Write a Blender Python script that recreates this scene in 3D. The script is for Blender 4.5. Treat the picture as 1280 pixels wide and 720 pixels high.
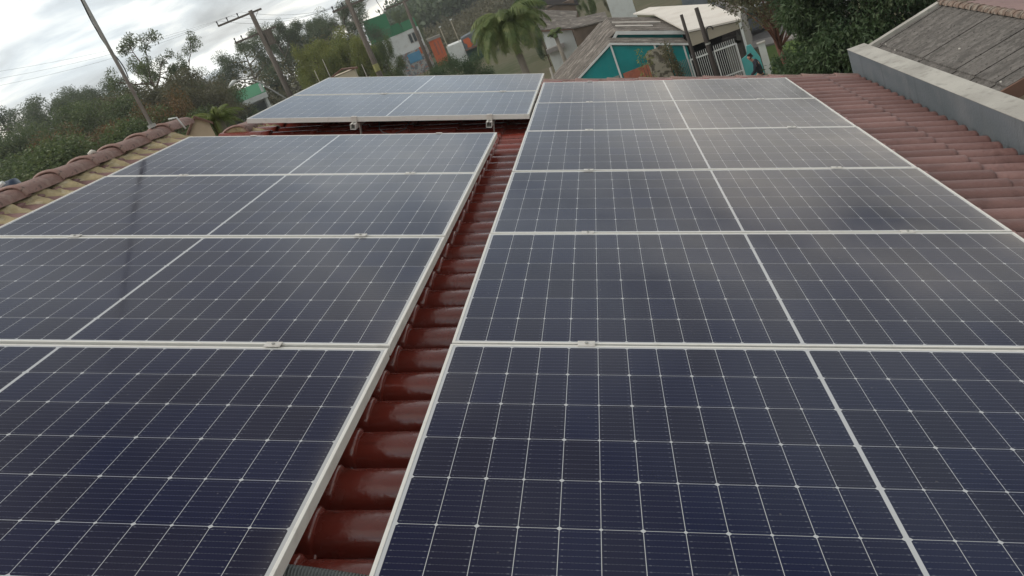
import bpy, math, random
import numpy as np
from mathutils import Matrix, Vector
random.seed(7); rng = np.random.default_rng(7)
R_ = math.radians
for o in list(bpy.data.objects): bpy.data.objects.remove(o)
S = bpy.context.scene
COL = S.collection
# ------------------------------------------------------------------ camera
CW = Vector((0.7661, -2.2601, 0.9026))                       # camera position (m)
RW = Matrix(((0.92771, 0.08773, -0.36285), (-0.30592, -0.37839, -0.87363), (-0.21395, 0.92148, -0.3242)))
F = 1041.95                                                  # focal length in pixels of a 1280 px wide frame
cam = bpy.data.cameras.new('camera'); camo = bpy.data.objects.new('camera', cam); COL.objects.link(camo)
cm = Matrix(((RW[0][0], -RW[1][0], -RW[2][0]), (RW[0][1], -RW[1][1], -RW[2][1]), (RW[0][2], -RW[1][2], -RW[2][2])))
camo.matrix_world = Matrix.Translation(CW) @ cm.to_4x4()
cam.sensor_width = 36; cam.lens = F / 1280 * 36; cam.clip_start = 0.02; cam.clip_end = 3000
S.camera = camo
# ------------------------------------------------------------------ sky, sun, exposure
SUN_EL, SUN_AZ = 50, -95       # azimuth from +Y towards +X
SKY_STRENGTH = 0.1
W = bpy.data.worlds.new('World'); S.world = W; W.use_nodes = True
def build_world():
    nt = W.node_tree; N = nt.nodes; L = nt.links; N.clear()
    out = N.new('ShaderNodeOutputWorld'); bg = N.new('ShaderNodeBackground')
    sky = N.new('ShaderNodeTexSky'); sky.sky_type = 'NISHITA'; sky.sun_disc = False
    sky.sun_elevation = R_(SUN_EL); sky.sun_rotation = R_(SUN_AZ); sky.air_density = 1.2; sky.dust_density = 2.0
    tc = N.new('ShaderNodeTexCoord'); sp = N.new('ShaderNodeSeparateXYZ')
    L.new(tc.outputs['Generated'], sp.inputs[0])
    def m(op, a, b=None, c=None):
        n = N.new('ShaderNodeMath'); n.operation = op
        for i, v in enumerate((a, b, c)):
            if v is None: continue
            if isinstance(v, (int, float)): n.inputs[i].default_value = v
            else: L.new(v, n.inputs[i])
        return n.outputs[0]
    zz = m('ADD', m('MAXIMUM', sp.outputs[2], 0.0), 0.20)
    u = m('DIVIDE', sp.outputs[0], zz); v = m('DIVIDE', sp.outputs[1], zz)
    cb = N.new('ShaderNodeCombineXYZ'); L.new(u, cb.inputs[0]); L.new(v, cb.inputs[1])
    mp = N.new('ShaderNodeMapping'); L.new(cb.outputs[0], mp.inputs[0]); mp.inputs['Rotation'].default_value = (0, 0, R_(20)); mp.inputs['Scale'].default_value = (0.6, 0.8, 1)
    n1 = N.new('ShaderNodeTexNoise'); n1.inputs['Scale'].default_value = 2.6; n1.inputs['Detail'].default_value = 7; n1.inputs['Roughness'].default_value = 0.52; n1.inputs['Distortion'].default_value = 0.4
    L.new(mp.outputs[0], n1.inputs['Vector'])
    n2 = N.new('ShaderNodeTexNoise'); n2.inputs['Scale'].default_value = 0.33; n2.inputs['Detail'].default_value = 3
    L.new(mp.outputs[0], n2.inputs['Vector'])
    f = m('ADD', m('MULTIPLY', n1.outputs['Fac'], 0.72), m('MULTIPLY', n2.outputs['Fac'], 0.38))
    cr = N.new('ShaderNodeValToRGB'); L.new(f, cr.inputs[0]); e = cr.color_ramp.elements
    e[0].position = 0.41; e[0].color = (0.31, 0.34, 0.37, 1)
    e[1].position = 0.61; e[1].color = (1.18, 1.17, 1.12, 1)
    a = e.new(0.47); a.color = (0.52, 0.54, 0.56, 1)
    a = e.new(0.545); a.color = (0.76, 0.80, 0.83, 1)
    n3 = N.new('ShaderNodeTexNoise'); n3.inputs['Scale'].default_value = 0.55; n3.inputs['Detail'].default_value = 2
    of = N.new('ShaderNodeVectorMath'); of.operation = 'ADD'; of.inputs[1].default_value = (7.3, 2.1, 0); L.new(mp.outputs[0], of.inputs[0]); L.new(of.outputs[0], n3.inputs['Vector'])
    tr = N.new('ShaderNodeValToRGB'); L.new(n3.outputs['Fac'], tr.inputs[0]); t_ = tr.color_ramp.elements
    t_[0].position = .40; t_[0].color = (1.12, 1.02, 0.90, 1); t_[1].position = .58; t_[1].color = (0.91, 0.985, 1.045, 1)
    ml = N.new('ShaderNodeVectorMath'); ml.operation = 'MULTIPLY'; L.new(cr.outputs[0], ml.inputs[0]); L.new(tr.outputs[0], ml.inputs[1])
    sc = N.new('ShaderNodeVectorMath'); sc.operation = 'SCALE'; L.new(m('MULTIPLY', m('SUBTRACT', 1.14, m('MULTIPLY', m('POWER', m('MAXIMUM', sp.outputs[2], 0.0), 0.8), 0.66)), 8.4), sc.inputs['Scale'])
    L.new(ml.outputs[0], sc.inputs[0])
    mx = N.new('ShaderNodeMix'); mx.data_type = 'RGBA'; mx.inputs['Factor'].default_value = 0.88
    L.new(sky.outputs[0], mx.inputs['A']); L.new(sc.outputs[0], mx.inputs['B'])
    L.new(mx.outputs['Result'], bg.inputs['Color']); bg.inputs['Strength'].default_value = SKY_STRENGTH
    L.new(bg.outputs[0], out.inputs[0])
build_world()
sl = bpy.data.lights.new('sun', 'SUN'); sl.energy = 1.35; sl.angle = R_(22); sl.color = (1.0, 0.95, 0.87)
so = bpy.data.objects.new('sun', sl); COL.objects.link(so)
sd = Vector((math.sin(R_(SUN_AZ)) * math.cos(R_(SUN_EL)), math.cos(R_(SUN_AZ)) * math.cos(R_(SUN_EL)), math.sin(R_(SUN_EL))))
so.rotation_euler = sd.to_track_quat('Z', 'Y').to_euler()
S.view_settings.view_transform = 'Standard'; S.view_settings.look = 'None'
S.view_settings.exposure = 0.5; S.view_settings.gamma = 1; S.view_settings.use_curve_mapping = False

# ------------------------------------------------------------------ frames of reference
GZ = -6.5                                                    # street level
TH = R_(19.5)                                                # roof pitch
RM = Matrix.Rotation(TH, 4, 'Y')                             # roof plane: x down the slope, y along the ridge
def ray(u, v):
    return Vector((RW[0][i] * (u - 640) + RW[1][i] * (v - 360) + RW[2][i] * F for i in range(3)))
def at(u, v, D):                                             # the point D metres away (level distance)
    d = ray(u, v); return CW + d * (D / math.hypot(d.x, d.y))

# ------------------------------------------------------------------ materials
def mat(name, color, rough=0.8, spec=0.3, metal=0.0, noise=None, bump=0.0, bscale=40, coords='Object'):
    """noise = list of (scale, detail, amount, colour) blotches mixed over the base colour"""
    m = bpy.data.materials.new(name); m.use_nodes = True; nt = m.node_tree; N = nt.nodes; L = nt.links
    b = N['Principled BSDF']; b.inputs['Roughness'].default_value = rough; b.inputs['Specular IOR Level'].default_value = spec; b.inputs['Metallic'].default_value = metal
    b.inputs['Base Color'].default_value = (*color, 1)
    tc = N.new('ShaderNodeTexCoord'); src = None
    for (sc, det, lo, hi, amt, c) in (noise or []):
        t = N.new('ShaderNodeTexNoise'); t.inputs['Detail'].default_value = det
        if isinstance(sc, tuple):
            mp = N.new('ShaderNodeMapping'); mp.inputs['Scale'].default_value = sc; L.new(tc.outputs[coords], mp.inputs[0]); L.new(mp.outputs[0], t.inputs['Vector']); t.inputs['Scale'].default_value = 1
        else:
            L.new(tc.outputs[coords], t.inputs['Vector']); t.inputs['Scale'].default_value = sc
        r = N.new('ShaderNodeMapRange'); r.inputs['From Min'].default_value = lo; r.inputs['From Max'].default_value = hi; r.inputs['To Max'].default_value = amt
        L.new(t.outputs['Fac'], r.inputs['Value'])
        mx = N.new('ShaderNodeMix'); mx.data_type = 'RGBA'; L.new(r.outputs[0], mx.inputs['Factor'])
        if src is None: mx.inputs['A'].default_value = (*color, 1)
        else: L.new(src, mx.inputs['A'])
        mx.inputs['B'].default_value = (*c, 1); src = mx.outputs['Result']
    if src is not None: L.new(src, b.inputs['Base Color'])
    if bump:
        t = N.new('ShaderNodeTexNoise'); t.inputs['Scale'].default_value = bscale; t.inputs['Detail'].default_value = 5; L.new(tc.outputs[coords], t.inputs['Vector'])
        bp = N.new('ShaderNodeBump'); bp.inputs['Strength'].default_value = bump; bp.inputs['Distance'].default_value = 0.02
        L.new(t.outputs['Fac'], bp.inputs['Height']); L.new(bp.outputs[0], b.inputs['Normal'])
    return m
def leafmat(name, c1, c2, c3, sc=1.2, fine=9.0):
    m = mat(name, c1, 0.55, 0.3, noise=[(sc, 3, .42, .62, 1.0, c2), (fine, 2, .5, .72, 0.8, c3)])
    nt = m.node_tree; b = nt.nodes['Principled BSDF']; out = nt.nodes['Material Output']
    tr = nt.nodes.new('ShaderNodeBsdfTranslucent'); mx = nt.nodes.new('ShaderNodeMixShader'); mx.inputs[0].default_value = 0.34
    nt.links.new(b.inputs['Base Color'].links[0].from_socket, tr.inputs['Color'])
    nt.links.new(b.outputs[0], mx.inputs[1]); nt.links.new(tr.outputs[0], mx.inputs[2]); nt.links.new(mx.outputs[0], out.inputs[0])
    return m

def panel_material():
    m = bpy.data.materials.new('solar_glass'); m.use_nodes = True; nt = m.node_tree; N = nt.nodes; L = nt.links
    b = N['Principled BSDF']
    def mt(op, a, b_=None, c=None):
        n = N.new('ShaderNodeMath'); n.operation = op
        for i, v in enumerate((a, b_, c)):
            if v is None: continue
            if isinstance(v, (int, float)): n.inputs[i].default_value = v
            else: L.new(v, n.inputs[i])
        return n.outputs[0]
    tc = N.new('ShaderNodeTexCoord'); sp = N.new('ShaderNodeSeparateXYZ'); L.new(tc.outputs['Object'], sp.inputs[0])
    x, y = sp.outputs[0], sp.outputs[1]
    CX, CY, GAP, MID = 0.0854, 0.1672, 0.0014, 0.0048
    ax = mt('SUBTRACT', mt('ABSOLUTE', x), MID)                       # from the middle bar outwards
    ix = mt('FLOOR', mt('DIVIDE', ax, CX)); fx = mt('SUBTRACT', ax, mt('MULTIPLY', ix, CX))      # 0..CX in a half cell
    yy = mt('ADD', y, 3 * CY); iy = mt('FLOOR', mt('DIVIDE', yy, CY)); fy = mt('SUBTRACT', yy, mt('MULTIPLY', iy, CY))
    dx = mt('MINIMUM', fx, mt('SUBTRACT', CX, fx)); dy = mt('MINIMUM', fy, mt('SUBTRACT', CY, fy))
    # chamfered corners, larger at the ends of the full cell
    even = mt('MODULO', ix, 2.0)
    atfull = mt('COMPARE', mt('GREATER_THAN', fx, CX / 2), even, 0.1)
    cham = mt('ADD', mt('MULTIPLY', atfull, 0.0016), 0.0052)
    gap = mt('MAXIMUM', mt('MAXIMUM', mt('LESS_THAN', dx, GAP / 2), mt('LESS_THAN', dy, GAP / 2)), mt('LESS_THAN', mt('ADD', dx, dy), cham))
    outx = mt('GREATER_THAN', ix, 11.5); inx = mt('LESS_THAN', ax, 0.0); outy = mt('GREATER_THAN', mt('ABSOLUTE', y), 3 * CY)
    white = mt('MAXIMUM', mt('MAXIMUM', gap, outx), mt('MAXIMUM', inx, outy))
    # busbars along x, nine in each cell, with solder pads near the cell edges
    bb = mt('ABSOLUTE', mt('SUBTRACT', mt('FRACT', mt('DIVIDE', fy, CY / 9)), 0.5))
    bar = mt('LESS_THAN', bb, 0.035)
    pad = mt('MULTIPLY', mt('LESS_THAN', bb, 0.075), mt('LESS_THAN', mt('ABSOLUTE', mt('SUBTRACT', dx, 0.008)), 0.0022))
    fing = mt('LESS_THAN', mt('ABSOLUTE', mt('SUBTRACT', mt('FRACT', mt('DIVIDE', fx, 0.0075)), 0.5)), 0.3)
    bar = mt('MULTIPLY', bar, mt('ADD', mt('MULTIPLY', fing, 0.5), 0.5))
    line = mt('MAXIMUM', mt('MULTIPLY', bar, 0.30), mt('MULTIPLY', pad, 0.42))
    # tone of each cell
    cb = N.new('ShaderNodeCombineXYZ'); L.new(mt('MULTIPLY', mt('SIGN', x), mt('ADD', ix, 1)), cb.inputs[0]); L.new(iy, cb.inputs[1])
    oi = N.new('ShaderNodeObjectInfo'); L.new(oi.outputs['Random'], cb.inputs[2])
    wn = N.new('ShaderNodeTexWhiteNoise'); L.new(cb.outputs[0], wn.inputs['Vector'])
    c0 = N.new('ShaderNodeMix'); c0.data_type = 'RGBA'; L.new(wn.outputs['Value'], c0.inputs['Factor'])
    c0.inputs['A'].default_value = (0.0020, 0.0044, 0.031, 1); c0.inputs['B'].default_value = (0.0055, 0.0055, 0.022, 1)
    c1 = N.new('ShaderNodeMix'); c1.data_type = 'RGBA'; L.new(line, c1.inputs['Factor']); L.new(c0.outputs['Result'], c1.inputs['A']); c1.inputs['B'].default_value = (0.20, 0.21, 0.24, 1)
    c2 = N.new('ShaderNodeMix'); c2.data_type = 'RGBA'; L.new(white, c2.inputs['Factor']); L.new(c1.outputs['Result'], c2.inputs['A']); c2.inputs['B'].default_value = (0.46, 0.47, 0.48, 1)
    # thin dust film
    nz = N.new('ShaderNodeTexNoise'); nz.inputs['Scale'].default_value = 3.0; nz.inputs['Detail'].default_value = 6
    ge = N.new('ShaderNodeNewGeometry'); L.new(ge.outputs['Position'], nz.inputs['Vector'])
    nz2 = N.new('ShaderNodeTexNoise'); nz2.inputs['Scale'].default_value = 160.0; nz2.inputs['Detail'].default_value = 2; L.new(ge.outputs['Position'], nz2.inputs['Vector'])
    dust = mt('MULTIPLY', mt('ADD', mt('MULTIPLY', nz.outputs['Fac'], 0.6), mt('MULTIPLY', nz2.outputs['Fac'], 0.5)), 0.016)
    c3 = N.new('ShaderNodeMix'); c3.data_type = 'RGBA'; L.new(dust, c3.inputs['Factor']); L.new(c2.outputs['Result'], c3.inputs['A']); c3.inputs['B'].default_value = (0.33, 0.29, 0.25, 1)
    # grime washed down to the lower frame edge, and a few dried drops
    edge = N.new('ShaderNodeMapRange'); L.new(x, edge.inputs['Value']); edge.inputs['From Min'].default_value = 0.96; edge.inputs['From Max'].default_value = 1.036
    nz3 = N.new('ShaderNodeTexNoise'); nz3.inputs['Scale'].default_value = 22.0; nz3.inputs['Detail'].default_value = 5; L.new(ge.outputs['Position'], nz3.inputs['Vector'])
    gr = mt('MULTIPLY', mt('POWER', edge.outputs[0], 3.0), mt('MULTIPLY', nz3.outputs['Fac'], 0.28))
    nz4 = N.new('ShaderNodeTexNoise'); nz4.inputs['Scale'].default_value = 55.0; nz4.inputs['Detail'].default_value = 1; L.new(ge.outputs['Position'], nz4.inputs['Vector'])
    sp_ = N.new('ShaderNodeMapRange'); L.new(nz4.outputs['Fac'], sp_.inputs['Value']); sp_.inputs['From Min'].default_value = .79; sp_.inputs['From Max'].default_value = .83; sp_.inputs['To Max'].default_value = .18
    c4 = N.new('ShaderNodeMix'); c4.data_type = 'RGBA'; L.new(mt('MAXIMUM', gr, sp_.outputs[0]), c4.inputs['Factor']); L.new(c3.outputs['Result'], c4.inputs['A']); c4.inputs['B'].default_value = (0.30, 0.27, 0.23, 1)
    L.new(c4.outputs['Result'], b.inputs['Base Color'])
    b.inputs['IOR'].default_value = 1.31; b.inputs['Specular IOR Level'].default_value = 0.5
    rr = N.new('ShaderNodeMapRange'); L.new(nz.outputs['Fac'], rr.inputs['Value']); rr.inputs['From Min'].default_value = .3; rr.inputs['From Max'].default_value = .7; rr.inputs['To Min'].default_value = 0.06; rr.inputs['To Max'].default_value = 0.16
    L.new(rr.outputs[0], b.inputs['Roughness'])
    return m

M = {}
M['glass'] = panel_material()
M['alu'] = mat('anodised_aluminium', (0.66, 0.645, 0.60), 0.5, 0.5, 0.0, noise=[(25, 4, .55, .75, .35, (0.40, 0.38, 0.34))])
M['clamp'] = mat('clamp_metal', (0.66, 0.63, 0.58), 0.4, 0.5, 0.4, noise=[(60, 3, .5, .7, .5, (0.42, 0.38, 0.33))])
M['dark_metal'] = mat('dark_steel', (0.06, 0.06, 0.065), 0.5, 0.4, 0.5)
M['tile'] = mat('glazed_clay_tile', (0.225, 0.040, 0.027), 0.20, 0.8, noise=[(2.2, 4, .40, .65, .55, (0.19, 0.036, 0.026)), (18, 5, .50, .75, .45, (0.19, 0.085, 0.068)), ((3, 60, 60), 3, .55, .8, .35, (0.07, 0.02, 0.018))], bump=0.12, bscale=30)
M['tile_dusty'] = mat('weathered_clay_tile', (0.235, 0.128, 0.112), 0.52, 0.45, noise=[(1.4, 4, .38, .62, .6, (0.175, 0.09, 0.08)), (22, 5, .50, .78, .6, (0.27, 0.16, 0.14)), (7, 5, .58, .70, .5, (0.09, 0.045, 0.038))], bump=0.25, bscale=45)
M['old_ridge'] = mat('mossy_ridge_tile', (0.20, 0.145, 0.115), 0.9, 0.15, noise=[(12, 4, .45, .6, .8, (0.30, 0.26, 0.22)), (9, 4, .52, .66, .8, (0.07, 0.055, 0.045))], bump=.6, bscale=40)
M['mortar'] = mat('ochre_mortar', (0.41, 0.335, 0.20), 0.95, 0.1, noise=[(9, 5, .45, .7, .6, (0.28, 0.225, 0.145)), (20, 4, .50, .75, .8, (0.55, 0.49, 0.36))], bump=0.9, bscale=22)
M['plaster_grey'] = mat('grey_render', (0.145, 0.162, 0.178), 0.85, 0.2, noise=[((1.5, 1.5, 5), 6, .40, .60, .8, (0.115, 0.135, 0.147)), (3.5, 6, .50, .70, .6, (0.18, 0.19, 0.20)), ((14, 14, 1.2), 5, .56, .72, .5, (0.09, 0.10, 0.105))], bump=0.25, bscale=60)
M['concrete_cap'] = mat('bare_cement_coping', (0.44, 0.425, 0.385), 0.9, 0.15, noise=[(2.2, 7, .42, .62, .8, (0.325, 0.31, 0.28)), (11, 6, .55, .68, .6, (0.25, 0.24, 0.215)), (40, 4, .60, .8, .5, (0.25, 0.23, 0.21))], bump=0.3, bscale=80)
M['wall_cream'] = mat('cream_render', (0.50, 0.44, 0.33), 0.9, 0.15, noise=[(1.5, 5, .4, .7, .5, (0.38, 0.33, 0.25))])
M['ground'] = mat('dry_ground', (0.105, 0.095, 0.060), 0.95, 0.1, noise=[(.05, 6, .4, .62, .8, (0.055, 0.072, 0.030)), (.6, 5, .5, .7, .5, (0.16, 0.135, 0.10))])
M['hill'] = mat('scrubby_hill', (0.085, 0.080, 0.045), 0.95, 0.1, noise=[(.04, 6, .42, .6, .9, (0.05, 0.062, 0.032))])
M['grass'] = mat('lawn_grass', (0.085, 0.135, 0.030), 0.9, 0.15, noise=[(.8, 5, .4, .7, .6, (0.12, 0.15, 0.045))], bump=.5, bscale=10)
M['asphalt'] = mat('asphalt', (0.13, 0.125, 0.125), 0.9, 0.15, noise=[(1.2, 5, .4, .7, .6, (0.19, 0.18, 0.175))])
M['paving'] = mat('paving', (0.30, 0.28, 0.265), 0.9, 0.15, noise=[(1.0, 5, .4, .7, .6, (0.22, 0.205, 0.19))])
M['oldroof'] = mat('weathered_fibre_cement', (0.175, 0.155, 0.135), 0.9, 0.15, noise=[((.8, 9, 1), 6, .42, .58, .9, (0.090, 0.080, 0.072)), (2.2, 6, .50, .66, .9, (0.29, 0.26, 0.23)), (12, 4, .58, .68, .8, (0.06, 0.055, 0.05))], bump=.5, bscale=25)
M['neighroof'] = mat('neighbour_fibre_cement', (0.150, 0.138, 0.127), 0.92, 0.15, noise=[((2.5, 9, 1), 6, .42, .60, .8, (0.098, 0.091, 0.084)), (14, 6, .50, .66, .7, (0.21, 0.195, 0.18)), (34, 4, .58, .66, .9, (0.045, 0.04, 0.037)), (3, 5, .56, .66, .6, (0.085, 0.078, 0.072))], bump=.6, bscale=60)
M['whiteroof'] = mat('white_roof_paint', (0.66, 0.62, 0.56), 0.8, 0.2, noise=[(.9, 5, .45, .7, .5, (0.54, 0.49, 0.43))])
M['white'] = mat('white_paint', (0.62, 0.64, 0.62), 0.7, 0.3, noise=[(2.0, 5, .5, .75, .5, (0.45, 0.44, 0.41))])
M['teal'] = mat('teal_wall_paint', (0.014, 0.25, 0.25), 0.75, 0.25, noise=[(1.0, 5, .4, .7, .6, (0.010, 0.15, 0.155)), (7, 5, .6, .75, .3, (0.10, 0.22, 0.21))])
M['turquoise'] = mat('turquoise_wall_paint', (0.10, 0.42, 0.42), 0.8, 0.25, noise=[(2.0, 5, .45, .7, .5, (0.16, 0.48, 0.47))])
M['beige'] = mat('beige_fascia', (0.36, 0.32, 0.25), 0.9, 0.15, noise=[(1.5, 5, .4, .7, .5, (0.27, 0.24, 0.19))])
M['shade_black'] = mat('painted_shade', (0.018, 0.017, 0.018), 0.9, 0.1)  # near-black colour standing in for shade under the panels and in the garage
M['brick'] = mat('orange_brick', (0.40, 0.135, 0.085), 0.9, 0.15, noise=[(6, 4, .45, .65, .7, (0.26, 0.10, 0.075))], bump=.5, bscale=30)
M['stone'] = mat('rubble_stone', (0.33, 0.30, 0.235), 0.95, 0.15, noise=[(5, 2, .47, .56, .9, (0.09, 0.08, 0.06)), (2.2, 3, .55, .62, .5, (0.44, 0.41, 0.34))], bump=1.0, bscale=8)
M['wood_pole'] = mat('weathered_pole', (0.115, 0.095, 0.080), 0.9, 0.15, noise=[((12, 12, 1), 4, .45, .7, .6, (0.20, 0.175, 0.15))], bump=.4, bscale=30)
M['dark_pole'] = mat('dark_timber', (0.050, 0.042, 0.038), 0.85, 0.2, noise=[((14, 14, 1), 4, .45, .7, .6, (0.085, 0.072, 0.064))])
M['concrete'] = mat('concrete', (0.30, 0.28, 0.25), 0.9, 0.15, noise=[(4, 5, .45, .7, .5, (0.21, 0.195, 0.175))])
M['bark'] = mat('bark', (0.13, 0.095, 0.07), 0.95, 0.1, noise=[((9, 9, 2), 4, .45, .65, .7, (0.07, 0.052, 0.04))], bump=.6, bscale=15)
M['palebark'] = mat('pale_bark', (0.24, 0.21, 0.175), 0.95, 0.1, noise=[((3, 3, .6), 4, .45, .65, .7, (0.12, 0.10, 0.08))])
M['redbark'] = mat('reddish_bark', (0.15, 0.075, 0.055), 0.95, 0.1, noise=[((9, 9, 2), 4, .45, .65, .6, (0.09, 0.05, 0.04))])
M['green_metal'] = mat('green_sheet_metal', (0.014, 0.150, 0.060), 0.55, 0.4, noise=[((.5, .5, .1), 4, .4, .7, .5, (0.022, 0.185, 0.080))])
M['green_roof'] = mat('green_roof_sheet', (0.035, 0.200, 0.090), 0.5, 0.4, noise=[(.6, 4, .4, .7, .4, (0.05, 0.23, 0.12))])
M['cable'] = mat('black_cable', (0.03, 0.03, 0.032), 0.6, 0.3)
M['conduit'] = mat('grey_conduit', (0.13, 0.145, 0.14), 0.5, 0.4, noise=[(9, 3, .45, .7, .5, (0.09, 0.10, 0.10))])
M['galv'] = mat('galvanised_steel', (0.40, 0.40, 0.38), 0.5, 0.4, 0.5, noise=[(15, 4, .45, .7, .6, (0.24, 0.235, 0.22))])
M['blue_plastic'] = mat('dark_blue_plastic', (0.012, 0.028, 0.060), 0.35, 0.5, noise=[(8, 3, .5, .7, .4, (0.02, 0.04, 0.08))])
M['orange'] = mat('orange_paint', (0.58, 0.130, 0.045), 0.7, 0.3, noise=[(2, 4, .45, .7, .5, (0.42, 0.09, 0.04))])
M['skyblue'] = mat('sky_blue_paint', (0.085, 0.28, 0.46), 0.7, 0.3, noise=[(2, 4, .45, .7, .4, (0.12, 0.33, 0.5))])
M['graffiti'] = mat('patchy_painted_wall', (0.38, 0.39, 0.38), 0.85, 0.2, noise=[(2.2, 3, .50, .56, .9, (0.16, 0.18, 0.20)), (3.1, 3, .58, .62, .8, (0.42, 0.16, 0.10))])
M['darkroof'] = mat('dark_sheet_roof', (0.030, 0.026, 0.025), 0.75, 0.25, noise=[((.6, 6, 1), 4, .45, .7, .7, (0.055, 0.047, 0.044))])
M['brownroof'] = mat('brown_tile_roof', (0.150, 0.085, 0.062), 0.85, 0.2, noise=[(3, 5, .45, .7, .7, (0.10, 0.062, 0.05))])
M['timber'] = mat('old_boards', (0.175, 0.130, 0.100), 0.9, 0.15, noise=[((1, 9, 1), 4, .45, .65, .7, (0.10, 0.076, 0.060))])
M['skin'] = mat('skin', (0.42, 0.24, 0.17), 0.6, 0.3, noise=[(20, 2, .4, .7, .2, (0.36, 0.19, 0.13))])
M['jacket'] = mat('dark_jacket', (0.022, 0.024, 0.032), 0.85, 0.2, noise=[(12, 3, .45, .7, .5, (0.035, 0.037, 0.048))])
M['trousers'] = mat('dark_trousers', (0.020, 0.022, 0.035), 0.85, 0.2, noise=[(12, 3, .45, .7, .5, (0.03, 0.032, 0.045))])
M['hair'] = mat('black_hair', (0.012, 0.010, 0.009), 0.6, 0.3, noise=[(40, 2, .4, .7, .5, (0.025, 0.02, 0.017))])
M['windowglass'] = mat('window_glass', (0.03, 0.045, 0.05), 0.12, 0.5, noise=[(1, 2, .4, .7, .4, (0.05, 0.06, 0.06))])
M['euc'] = leafmat('eucalyptus_leaves', (0.112, 0.148, 0.080), (0.078, 0.108, 0.058), (0.165, 0.19, 0.11), .5, 3)
M['olive'] = leafmat('olive_leaves', (0.22, 0.24, 0.065), (0.13, 0.165, 0.05), (0.30, 0.295, 0.095), .5, 3)
M['bush'] = leafmat('bush_leaves', (0.110, 0.150, 0.056), (0.074, 0.108, 0.042), (0.175, 0.195, 0.078), .6, 3)
M['brownleaf'] = leafmat('brown_green_leaves', (0.125, 0.120, 0.062), (0.082, 0.088, 0.046), (0.17, 0.145, 0.075), .5, 3)
M['rust'] = leafmat('rusty_leaves', (0.17, 0.105, 0.045), (0.075, 0.078, 0.036), (0.25, 0.13, 0.055), .9, 3)
M['mango'] = leafmat('broad_dark_leaves', (0.070, 0.112, 0.048), (0.042, 0.076, 0.034), (0.15, 0.185, 0.10), 1.1, 6)
M['palm'] = leafmat('palm_leaflets', (0.14, 0.18, 0.062), (0.088, 0.13, 0.045), (0.24, 0.26, 0.105), 1.3, 5)
M['yellowpalm'] = leafmat('bright_leaflets', (0.17, 0.21, 0.055), (0.10, 0.14, 0.040), (0.24, 0.27, 0.09), 1.3, 5)
M['wood'] = leafmat('far_wood_leaves', (0.075, 0.110, 0.052), (0.050, 0.078, 0.040), (0.11, 0.14, 0.062), .06, .3)
M['scrub'] = leafmat('scrub_leaves', (0.125, 0.115, 0.062), (0.085, 0.085, 0.045), (0.16, 0.14, 0.08), .08, .4)

def tone(m, c, amt):
    nt = m.node_tree; b = nt.nodes['Principled BSDF']; src = b.inputs['Base Color'].links[0].from_socket
    a = nt.nodes.new('ShaderNodeAttribute'); a.attribute_name = 'tone'; k = nt.nodes.new('ShaderNodeMath'); k.operation = 'MULTIPLY'; k.inputs[1].default_value = amt; nt.links.new(a.outputs['Fac'], k.inputs[0])
    mx = nt.nodes.new('ShaderNodeMix'); mx.data_type = 'RGBA'; nt.links.new(k.outputs[0], mx.inputs['Factor']); nt.links.new(src, mx.inputs['A']); mx.inputs['B'].default_value = (*c, 1); nt.links.new(mx.outputs['Result'], b.inputs['Base Color'])
def rough_noise(m, sc, lo, hi):
    nt = m.node_tree; b = nt.nodes['Principled BSDF']; tc = nt.nodes.new('ShaderNodeTexCoord'); t = nt.nodes.new('ShaderNodeTexNoise'); t.inputs['Scale'].default_value = sc; t.inputs['Detail'].default_value = 5; nt.links.new(tc.outputs['Object'], t.inputs['Vector'])
    r = nt.nodes.new('ShaderNodeMapRange'); r.inputs['From Min'].default_value = .35; r.inputs['From Max'].default_value = .7; r.inputs['To Min'].default_value = lo; r.inputs['To Max'].default_value = hi; nt.links.new(t.outputs['Fac'], r.inputs['Value']); nt.links.new(r.outputs[0], b.inputs['Roughness'])
tone(M['tile'], (0.14, 0.026, 0.018), .6); rough_noise(M['tile'], 14, .12, .34)
tone(M['tile_dusty'], (0.115, 0.055, 0.047), .75)
M['ridge'] = mat('weathered_ridge_tile', (0.26, 0.158, 0.132), 0.62, 0.35, noise=[(3, 5, .40, .62, .7, (0.15, 0.082, 0.068)), (14, 6, .50, .70, .7, (0.30, 0.215, 0.18)), (30, 5, .60, .70, .8, (0.07, 0.045, 0.038))], bump=.5, bscale=35)
rough_noise(M['alu'], 30, .35, .7)

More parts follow.
